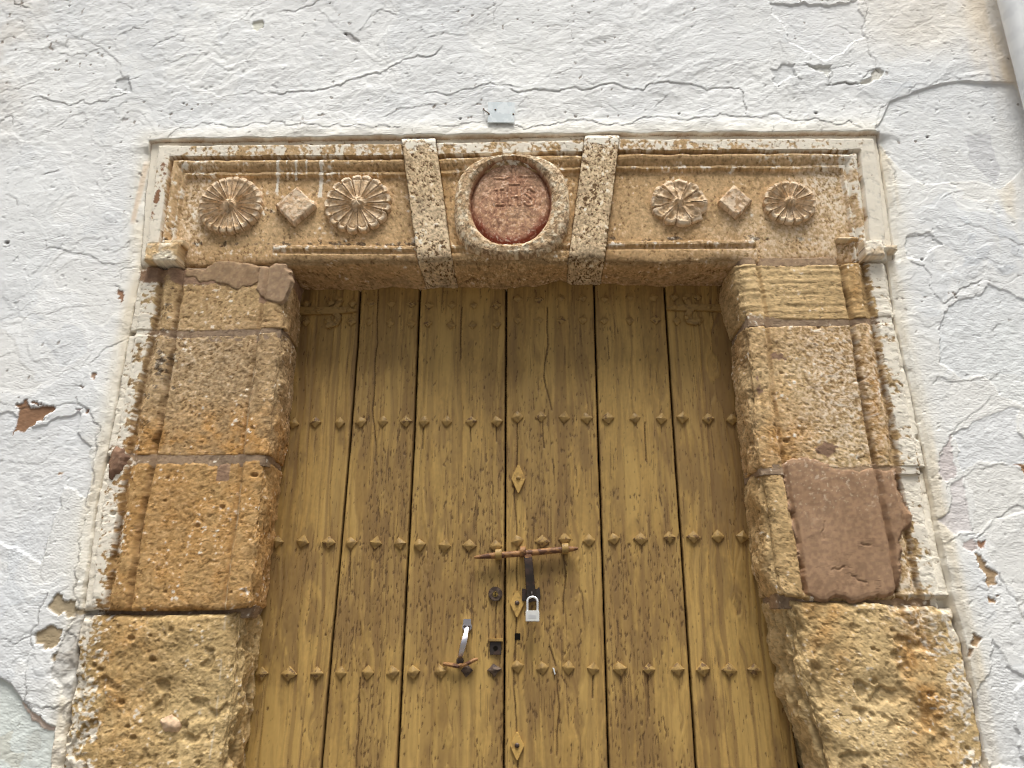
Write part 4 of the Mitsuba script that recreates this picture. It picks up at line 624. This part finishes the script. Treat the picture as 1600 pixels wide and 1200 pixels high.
def door_field(x, z, s):
    """relief and colour of weathered painted pine, grain running up"""
    gx = x + .05 * (fb(x + s, z, (.10, .55), 3, 501) - .5) + .012 * (fb(x + s, z, (.03, .16), 2, 507) - .5)
    for px, py, r in KNOTS:
        c = at(px, py, YD); dx, dz = x - c[0], (z - c[1]) * .34; g = np.exp(-((dx * dx + dz * dz) / (r * r))); gx = gx + np.sign(dx) * (np.sqrt(dx * dx + dz * dz * 3 + 1e-6) - np.abs(dx)) * g * .9
    gx = gx + s
    ring = fb(gx, z, (.013, 1.2), 2, 511); fineg = fb(gx, z, (.006, .16), 2, 515)
    worn_ = nz(x + s, z, (.10, .34), 4, 521); low = ss(zz(520), zz(760), z)
    sx_ = line_dist(x, z, [fractal_line(ats([(470, 918), (497, 968), (519, 1002)], YD), np.random.default_rng(6), .02)], .01)[0]
    h = -.0016 * ss(.40, .62, ring) - .0008 * ss(.5, .7, fineg)
    dens = (1.0 if .6 < s < 8 else .55) * np.clip(.2 + 1.1 * worn_ * (.35 + .65 * low), 0, 1)
    q1, q2, q3 = gn(x.shape, (1.25, .6), 900 + int(s * 10)), gn(x.shape, (9, .6), 920 + int(s * 10)), gn(x.shape, (.8, .8), 940 + int(s * 10))
    pit = ss(0, .5, q1 + dens * 1.3 - 2.35) ; scr = ss(0, .7, q2 + dens * 1.0 - 2.1); h = h - .0014 * pit - .0010 * scr + .00022 * q2
    spot = ss(0, .4, gn(x.shape, (.7, .9), 960 + int(s * 10)) + .7 * dens - 3.15); h = h - .002 * spot
    d = line_dist(x, z, SPL, .02)[0]; cr = ss(.0040, .0010, d); h = h - .004 * cr
    c = mx(S(*PAINT), S(*PAINT2), nz(x + s, z, (.14, .5), 3, 541)); c = c * (1 + .16 * (nz(gx, z, (.012, .4), 2, 545) - .5) + .04 * q2 + .04 * np.clip(q3, -2, 2))[..., None]
    st = nz(gx, z, (.014, .16), 3, 551); c = mx(c, S(132, 103, 64), ss(.44, .82, st * .40 + worn_ * .66) * (.34 + .26 * low)); c = mx(c, S(120, 94, 59), ss(.56, .74, nz(x + 2 * s, z, (.045, .10), 4, 553) * .6 + worn_ * .4) * (.18 + .2 * low))
    c = mx(c, S(186, 153, 90), ss(.60, .80, nz(gx, z, (.05, .3), 3, 555)) * .55 * (1 - worn_ * .4))
    c = mx(c, S(124, 95, 58), ss(.52, .72, ring) * (.36 if .6 < s < 8 else .6) + ss(.55, .75, fineg) * .25)
    c = mx(c, S(*WOOD_D), np.clip(pit * .8 + scr * .6 + cr * .9 + spot * .75, 0, .92))
    c = mx(c, S(150, 116, 66), ss(.004, .001, sx_) * .7)
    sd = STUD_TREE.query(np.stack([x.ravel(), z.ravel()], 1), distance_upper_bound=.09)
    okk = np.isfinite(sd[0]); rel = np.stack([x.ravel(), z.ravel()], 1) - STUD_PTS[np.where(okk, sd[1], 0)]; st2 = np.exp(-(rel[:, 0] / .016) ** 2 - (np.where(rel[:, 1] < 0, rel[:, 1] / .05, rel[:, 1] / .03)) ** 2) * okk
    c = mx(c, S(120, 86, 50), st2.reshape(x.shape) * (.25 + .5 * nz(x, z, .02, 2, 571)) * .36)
    return h, c
def plank(key, k, z0, z1, y, s):
    dz = .0045; zc_ = zz(1240); Zc = np.concatenate([np.arange(z0, zc_ - .005, .014), np.linspace(zc_, z1, int((z1 - zc_) / dz))])[:, None]; l, r = G[k](Zc) + .0022, G[k + 1](Zc) - .0022; m = int(np.max(r - l) / .0028); u = np.linspace(0, 1, m)[None]
    jit = lambda e: .0016 * (fb(0 * Zc + e * 3.1, Zc, .05, 3, 561 + k) - .5) * 2
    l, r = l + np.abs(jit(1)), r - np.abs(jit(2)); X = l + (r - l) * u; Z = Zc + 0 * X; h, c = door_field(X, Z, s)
    e = np.minimum(u, 1 - u) * (r - l); kk = np.clip(1 - e / .006, 0, 1); h = h - .005 * (1 - np.sqrt(1 - kk * kk + 1e-9)) + .003 * (1 - ((u - .5) * 2) ** 2); c = mx(c, S(84, 60, 32), .6 * ss(.006, .001, e))
    P = np.stack([X, y - h, Z], -1); b = lambda Q, dd: Q + np.array([0, dd, 0.]); P = np.concatenate([b(P[:, :1], .045), P, b(P[:, -1:], .045)], 1); c = np.concatenate([c[:, :1] * .4, c, c[:, -1:] * .4], 1)
    P = np.concatenate([b(P[:1], .045), P, b(P[-1:], .045)], 0); c = np.concatenate([c[:1], c, c[-1:]], 0)
    sheet(key, P, c, 'wood_surface')
zt_ = at(790, 425, YD)[1]
LEAF = ('door_leaf', 'door_leaf_001')
thing(LEAF[0], 'left leaf of studded ochre plank door with chrome pull handle', 'door', None); thing(LEAF[1], 'right leaf of studded ochre plank door with iron sliding bolt', 'door', None)
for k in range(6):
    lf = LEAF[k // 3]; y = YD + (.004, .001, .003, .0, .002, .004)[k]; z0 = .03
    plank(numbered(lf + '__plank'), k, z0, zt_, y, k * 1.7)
def stud_mesh(rng, r):
    """four-pointed hand-forged nail head: a low pyramid with hollow sides"""
    a0 = rng.normal(0, .12); pts = []
    for k in range(8):
        th = k / 8 * 2 * math.pi + a0 + rng.normal(0, .04); pts.append((1.0 + rng.normal(0, .06) if k % 2 == 0 else .70 + rng.normal(0, .03)) * np.array([math.cos(th), math.sin(th)]))
    pts = np.array(pts); rings = [(1.0, -.004), (1.0, .0036), (.93, .0054), (.45, .0098), (.16, .0120)]; V = []; off = rng.normal(0, .04, 2)
    for s, hh in rings: V += [[(p[0] * s + off[0] * (1 - s)) * r, -hh, (p[1] * s + off[1] * (1 - s)) * r] for p in pts]
    V.append([off[0] * r, -.0126, off[1] * r]); F = []
    for q in range(len(rings) - 1):
        for k in range(8):
            a_, b_, c_, d_ = q * 8 + k, q * 8 + (k + 1) % 8, (q + 1) * 8 + (k + 1) % 8, (q + 1) * 8 + k; F += [[a_, b_, c_], [a_, c_, d_]]
    for k in range(8): F.append([(len(rings) - 1) * 8 + k, (len(rings) - 1) * 8 + (k + 1) % 8, len(rings) * 8])
    m = trimesh.Trimesh(V, F, process=False); m.fix_normals(); return m
rs = np.random.default_rng(9); STUDS = [mikit.ply(stud_mesh(rs, .0242), ('painted_iron', 'painted_iron', 'worn_painted_iron')[i % 3], smooth=18) for i in range(12)]
for r, row in enumerate(ROWS):
    for px, py in row:
        x, z = at(px, py, YD - .006); key = numbered(LEAF[r // 5] + '__stud'); d = STUDS[int(rs.integers(12))]; bare = (px, py) in ((729, 1048), (772, 1047))
        if bare: d = mikit.ply(stud_mesh(rs, .0242), 'bare_iron', smooth=18); labels[key] = {'label': 'stud with its paint worn off to dark iron'}
        k = (.82 if r in (0, 1, 5, 6) else 1.0) * rs.uniform(.94, 1.06)
        scene[key] = {**d, 'to_world': T().translate([x, YD - .0005, z]).scale(k)}
# diamond plates with bolt heads
for px, py, w, hh in ((810, 748, 11, 21), (808, 943, 11, 20), (808, 1165, 11, 21)):
    c = at(px, py, YD - .003); sx, sz = at(px + w, py, YD)[0] - at(px, py, YD)[0], at(px, py - hh, YD)[1] - at(px, py, YD)[1]
    key = numbered(LEAF[1] + '__diamond_plate'); mesh(key, prism([(c[0] + sx, c[1]), (c[0] + sx * .12, c[1] + sz), (c[0] - sx * .12, c[1] + sz), (c[0] - sx, c[1]), (c[0] - .1 * sx, c[1] - sz * 1.05), (c[0] + .1 * sx, c[1] - sz * 1.05)], YD - .011, YD + .008, .0012), 'plate_paint')
    b = trimesh.creation.icosphere(2, .0085); b.vertices[:, 1] *= .7; b.apply_translation([c[0], YD - .012, c[1] + .002]); mesh(key + '__bolt_head', b, 'bare_iron' if py > 900 else 'worn_painted_iron', True)
# hinge straps under the lintel
def strap(leaf, pts_top, pts_bot, curl, rivets):
    P = ats(list(pts_top) + list(reversed(pts_bot)), YD); key = leaf + '__hinge_strap'; pol = shapely.Polygon(P).buffer(.002)
    pol = shapely.union_all([pol, shapely.LineString(ats(curl[0], YD)).buffer(.011), shapely.LineString(ats(curl[1], YD)).buffer(.011)])
    mesh(key, prism(pol, YD - .011, YD + .01), 'painted_iron')
    for px, py in rivets: x, z = at(px, py, YD - .01); b = trimesh.creation.icosphere(2, .0105); b.vertices[:, 1] *= .5; b.apply_translation([x, YD - .012, z]); mesh(numbered(key + '__rivet'), b, 'painted_iron', True)
strap(LEAF[0], [(455, 481), (545, 482), (557, 486)], [(455, 492), (520, 491), (545, 489), (557, 487)], ([(522, 487), (528, 478), (533, 470), (528, 467)], [(522, 487), (530, 497), (526, 506), (514, 510)]), [(497, 486), (545, 485), (531, 468), (525, 502)])
strap(LEAF[1], [(1042, 482), (1056, 478), (1140, 477)], [(1042, 484), (1060, 486), (1085, 485), (1140, 488)], ([(1078, 482), (1074, 474), (1070, 466), (1074, 463)], [(1080, 484), (1073, 493), (1076, 503), (1086, 505)]), [(1054, 480), (1108, 480), (1070, 466), (1073, 496)])
# sliding bolt, its collars and hasp
def w3(px, py, y): x, z = at(px, py, y); return np.array([x, y, z])
yb = YD - .028; p0, p1 = w3(741, 871, yb), w3(903, 857, yb); ts = np.linspace(0, 1, 40)[:, None]
mesh(LEAF[1] + '__sliding_bolt', tube(p0 + (p1 - p0) * ts + np.c_[np.zeros(40), np.zeros(40), .0006 * np.sin(ts[:, 0] * 9)], np.interp(ts[:, 0], [0, .03, .18, .9, .97, 1], [.004, .0065, .0115, .0115, .008, .004]), 14), 'rusty_painted_iron', 40); labels[LEAF[1] + '__sliding_bolt'] = {'label': 'long rusty sliding bolt across both leaves'}
def collar(key, px, py, half, mat='painted_iron'):
    c = w3(px, py, yb); ax = (p1 - p0) / np.linalg.norm(p1 - p0); th = np.linspace(-.2, np.pi + .2, 20); pts = np.array([c + np.array([0, -math.sin(t) * .0165 + 0, math.cos(t) * .0165]) for t in th]); pts = np.vstack([pts[0] + [0, .026, .0], pts, pts[-1] + [0, .026, 0]]); mesh(key, ribbon(pts, ax, half * 2, .005), mat, 40)
collar(LEAF[1] + '__bolt_collar', 883, 857, .0125); collar(LEAF[0] + '__bolt_collar', 779, 866, .0125); collar(LEAF[1] + '__sliding_bolt__hasp_ring', 817, 862, .011, 'rusty_painted_iron')
h0, h1 = w3(825, 868, yb - .014), w3(830, 932, YD - .026)
hp = np.array([h0 + [0, .014, .004], h0 + [0, 0, 0], h0 * .85 + h1 * .15 + [0, -.004, 0], h0 * .6 + h1 * .4 + [.0, -.006, 0], h0 * .3 + h1 * .7 + [0.0, -.002, 0], h1])
hp = np.stack([np.interp(np.linspace(0, 5, 26), range(6), hp[:, i]) for i in range(3)], 1)
mesh(LEAF[1] + '__sliding_bolt__hasp', ribbon(hp[6:], (1, 0, .06), np.linspace(.030, .034, 20), .006), 'black_iron', 40); mesh(LEAF[1] + '__sliding_bolt__hasp_neck', ribbon(hp[:8], (1, 0, .06), .027, .0065), 'rusty_painted_iron', 40)
labels[LEAF[1] + '__sliding_bolt__hasp'] = {'label': 'black iron hasp hanging from the bolt'}
a_ = ats([(817, 921), (826, 923), (832, 921), (840, 922), (842, 919), (843, 931), (842, 939), (833, 938), (828, 940), (819, 937), (817, 938)], YD - .012)
mesh(LEAF[1] + '__hasp_plate', prism(shapely.Polygon(a_).buffer(.003), YD - .016, YD + .006), 'black_iron'); labels[LEAF[1] + '__hasp_plate'] = {'label': 'dark iron staple plate behind the padlock'}
mesh(LEAF[1] + '__hasp_plate__staple', tube([w3(831, 929, YD - .01) + np.array([0, -.032 * math.sin(t), .011 * math.cos(t)]) for t in np.linspace(.1, np.pi - .1, 14)], .0045, 10), 'black_iron', 40)
# padlock
thing('padlock', 'small silver padlock with tall shackle hanging from the hasp', 'padlock')
yk = YD - .050; b0, b1 = w3(821.5, 971, yk), w3(842.5, 954, yk); bw = shapely.box(b0[0], b0[2], b1[0], b1[2]).buffer(-.003).buffer(.003)
mesh('padlock__body', trimesh.util.concatenate([prism(bw, yk - .012, yk + .009, .002)]), 'lock_body', 30)
cx = (b0[0] + b1[0]) / 2; r_ = (w3(840, 950, yk)[0] - w3(824, 950, yk)[0]) / 2; zs_, zt2 = b1[2] - .004, w3(832, 940, yk)[2]
mesh('padlock__shackle', tube([[cx - r_, yk, zs_], [cx - r_, yk, (zs_ + zt2) / 2]] + [[cx - r_ * math.cos(t), yk + .004 * math.sin(t), zt2 + r_ * .9 * math.sin(t)] for t in np.linspace(0, np.pi, 17)] + [[cx + r_, yk, (zs_ + zt2) / 2], [cx + r_, yk, zs_]], .0043, 12), 'lock_steel', 50)
mesh('padlock__stamped_plate', prism(shapely.box(b0[0] + .010, b0[2] + .010, b1[0] - .010, b1[2] - .014), yk - .0128, yk - .011, .0003), 'lock_steel', 30)
# keyhole plate, mortice, handle and its hasp scraps on the left leaf
c = w3(774, 928, YD - .006); dsk = shapely.Point(c[0], c[2]).buffer(.0255, 24)
mesh(LEAF[0] + '__lock_plate', prism(dsk, YD - .009, YD + .006, .0025), 'bare_iron', 30); labels[LEAF[0] + '__lock_plate'] = {'label': 'round dark keyhole plate with brass centre'}
mesh(LEAF[0] + '__lock_plate__brass_cylinder', prism(shapely.Point(c[0], c[2] - .001).buffer(.0105, 16), YD - .012, YD, .002), 'brass', 30); mesh(LEAF[0] + '__lock_plate__keyway', prism(shapely.box(c[0] - .0015, c[2] - .007, c[0] + .0015, c[2] + .006), YD - .0128, YD - .004, .0002), 'dark_hole', 30)
q = [w3(a, b, YD - .004) for a, b in ((765.5, 1003), (783, 1003), (783, 1023), (765.5, 1023))]; fr = shapely.Polygon([(v[0], v[2]) for v in q])
mesh(LEAF[0] + '__mortice_plate', prism(fr, YD - .005, YD + .004, .001), 'black_iron', 30); labels[LEAF[0] + '__mortice_plate'] = {'label': 'square dark lock mortice'}
mesh(LEAF[0] + '__mortice_plate__latch_hole', prism(shapely.Point(fr.centroid.x, fr.centroid.y).buffer(.0085, 12), YD - .0062, YD, .001), 'dark_hole', 30)
lp = [w3(a, b, YD - .004) for a, b in ((763, 998), (786, 997), (786, 1002.5), (764, 1002.5))]; mesh(LEAF[0] + '__mortice_plate__timber_lip', prism(shapely.Polygon([(v[0], v[2]) for v in lp]), YD - .012, YD + .004, .002), 'painted_iron', 30)
hk = [w3(730, 979, YD - .004), w3(729.5, 985, YD - .018), w3(727.5, 994, YD - .036), w3(724.5, 1006, YD - .043), w3(721, 1018, YD - .036), w3(719, 1026, YD - .016), w3(718.5, 1030, YD - .003)]
hk = np.stack([np.interp(np.linspace(0, 6, 40), range(7), gaussian_filter1d(np.array(hk), .6, axis=0, mode='nearest')[:, i]) for i in range(3)], 1); hk = gaussian_filter1d(hk, 2, axis=0, mode='nearest')
mesh(LEAF[0] + '__pull_handle', ribbon(hk, (1, 0, .25), np.interp(np.linspace(0, 1, 40), [0, .2, .5, .85, 1], [.022, .019, .027, .020, .012]), .007), 'chrome', 50); labels[LEAF[0] + '__pull_handle'] = {'label': 'chrome bow pull handle'}
p = w3(730, 979, YD); mesh(LEAF[0] + '__pull_handle__foot', prism(shapely.union_all([shapely.Point(p[0], p[2]).buffer(.017, 16), shapely.box(p[0] - .012, p[2], p[0] + .012, p[2] + .024).buffer(.002)]), YD - .008, YD + .004), 'chrome', 30)
for dx in (-.008, .008): b = trimesh.creation.icosphere(1, .005); b.apply_translation([p[0] + dx, YD - .008, p[2]]); mesh(numbered(LEAF[0] + '__pull_handle__screw'), b, 'black_iron', True)
p = w3(719, 1032, YD); mesh(LEAF[0] + '__pull_handle__foot_001', prism(shapely.Point(p[0], p[2]).buffer(.013, 16), YD - .008, YD + .004), 'bare_iron', 30)
mesh(LEAF[0] + '__hasp_stub', trimesh.util.concatenate([tube([w3(693, 1037, YD - .01), w3(705, 1039, YD - .016), w3(716, 1041, YD - .02), w3(722, 1038, YD - .02)], [.006, .0075, .0075, .005], 8), tube([w3(720, 1041, YD - .018), w3(732, 1036, YD - .022), w3(741, 1031, YD - .018), w3(746, 1030, YD - .012)], [.006, .0065, .007, .005], 8)]), 'rusty_painted_iron', 40)
labels[LEAF[0] + '__hasp_stub'] = {'label': 'broken rusty hasp stub below the handle'}
x, z = at(809, 994, YD); mesh(LEAF[1] + '__nail_hole', prism(shapely.box(x - .008, z - .010, x + .007, z + .008).buffer(.002), YD - .003, YD + .003, .0005), 'dark_hole', 30)
x, z = at(865, 1048, YD); mesh(LEAF[1] + '__wood_splinter', prism(shapely.Polygon([(x - .004, z + .010), (x + .002, z + .009), (x + .007, z - .010), (x + .003, z - .013)]), YD - .010, YD + .002, .001), 'lock_body', 30)
bp = trimesh.creation.box(bounds=[[-1.15, .27, .0], [1.25, 1.4, 3.4]]); bp.faces = bp.faces[[i for i in range(12) if not (bp.face_normals[i] @ [0, -1, 0] > .9)]]
mesh('dark_passage', bp, 'dark_hole', False); labels['dark_passage'] = {'label': 'unlit passage behind the plank door', 'kind': 'structure'}

# ---------------------------------------------------------------- house plate, wire, downpipe, ground
thing('wall_plate', 'small pale blue enamel plate screwed to the wall above the keystone', 'sign')
q = ats([(762.5, 160.5), (804, 161), (803.5, 193), (762, 192.5)], -.03)
mesh('wall_plate__plate', prism(shapely.Polygon(q), -.036, -.031, .0012), 'plate_enamel', 30)
prism_b = prism(shapely.Polygon(q).buffer(-.02), -.0305, .0, .001); mesh('wall_plate__backing', prism_b, 'black_iron', 30)
for px, py in ((763.7, 176.5), (802, 177), (774, 170)): x, z = at(px, py, -.042); b = trimesh.creation.icosphere(2, .0042); b.vertices[:, 1] *= .6; b.apply_translation([x, -.0365, z]); mesh(numbered('wall_plate__screw'), b, 'bare_iron', True)
thing('bent_wire', 'short bent rusty wire sticking out left of the pale wall plate', 'wire')
mesh('bent_wire', tube([w3(755, 169, -.012), w3(756, 171, -.03), w3(759, 174, -.036), w3(763, 176.5, -.040)], .0025, 8), 'bare_iron', 40)
thing('downpipe', 'white plastic rainwater downpipe at the right end of the wall', 'pipe')
pa, pb = at(1580, 0, -.09), at(1626, 150, -.09); xp = lambda z: pa[0] + (pb[0] - pa[0]) * (z - pa[1]) / (pb[1] - pa[1])
zz_ = np.linspace(0.1, 6.5, 120); th = np.linspace(0, 2 * np.pi, 41)
mesh('downpipe__pipe', tube([[pa[0] + .0, -.09, z] for z in zz_], .047, 36), 'pipe_plastic', 40)
for zc in (5.2, 2.4): mesh(numbered('downpipe__bracket'), tube([[pa[0], -.09, zc - .015], [pa[0], -.09, zc + .015]], .051, 36), 'pipe_plastic', 30); 
for i_, zc in enumerate((5.2, 2.4)): mesh(f'downpipe__bracket{"" if i_ == 0 else "_001"}__stay', trimesh.creation.box(bounds=[[pa[0] - .012, -.045, zc - .012], [pa[0] + .012, .0, zc + .012]]), 'pipe_plastic', False)
thing('stone_pier', 'rough grey stone corner pier beyond the white downpipe', 'pier')
n = 60; zg, yg = np.meshgrid(np.linspace(0, 6.5, 700), np.linspace(0, .8, n), indexing='ij'); xo_ = pa[0] + .075; 
gx_ = np.linspace(0, .5, 40); Zg, Xg = np.meshgrid(np.linspace(0, 6.5, 700), xo_ + gx_, indexing='ij'); hh = .03 + .03 * (fb(Xg, Zg, .12, 4, 601) - .5) - .03 * np.exp(-((Zg % .33 - .16) / .012) ** 2); hh[:, 0] = -.2
sheet('stone_pier', np.stack([Xg, -hh, Zg], -1), mx(S(126, 116, 104), S(92, 82, 72), nz(Xg, Zg, .08, 4, 603)), 'stone_surface')
g = 400.0; gm = trimesh.Trimesh([[-g, -g, 0], [g, -g, 0], [g, g, 0], [-g, g, 0]], [[0, 1, 2], [0, 2, 3]], process=False)
mesh('ground', gm, 'paving', False); labels['ground'] = {'label': 'grey stone street paving in front of the doorway', 'kind': 'structure'}
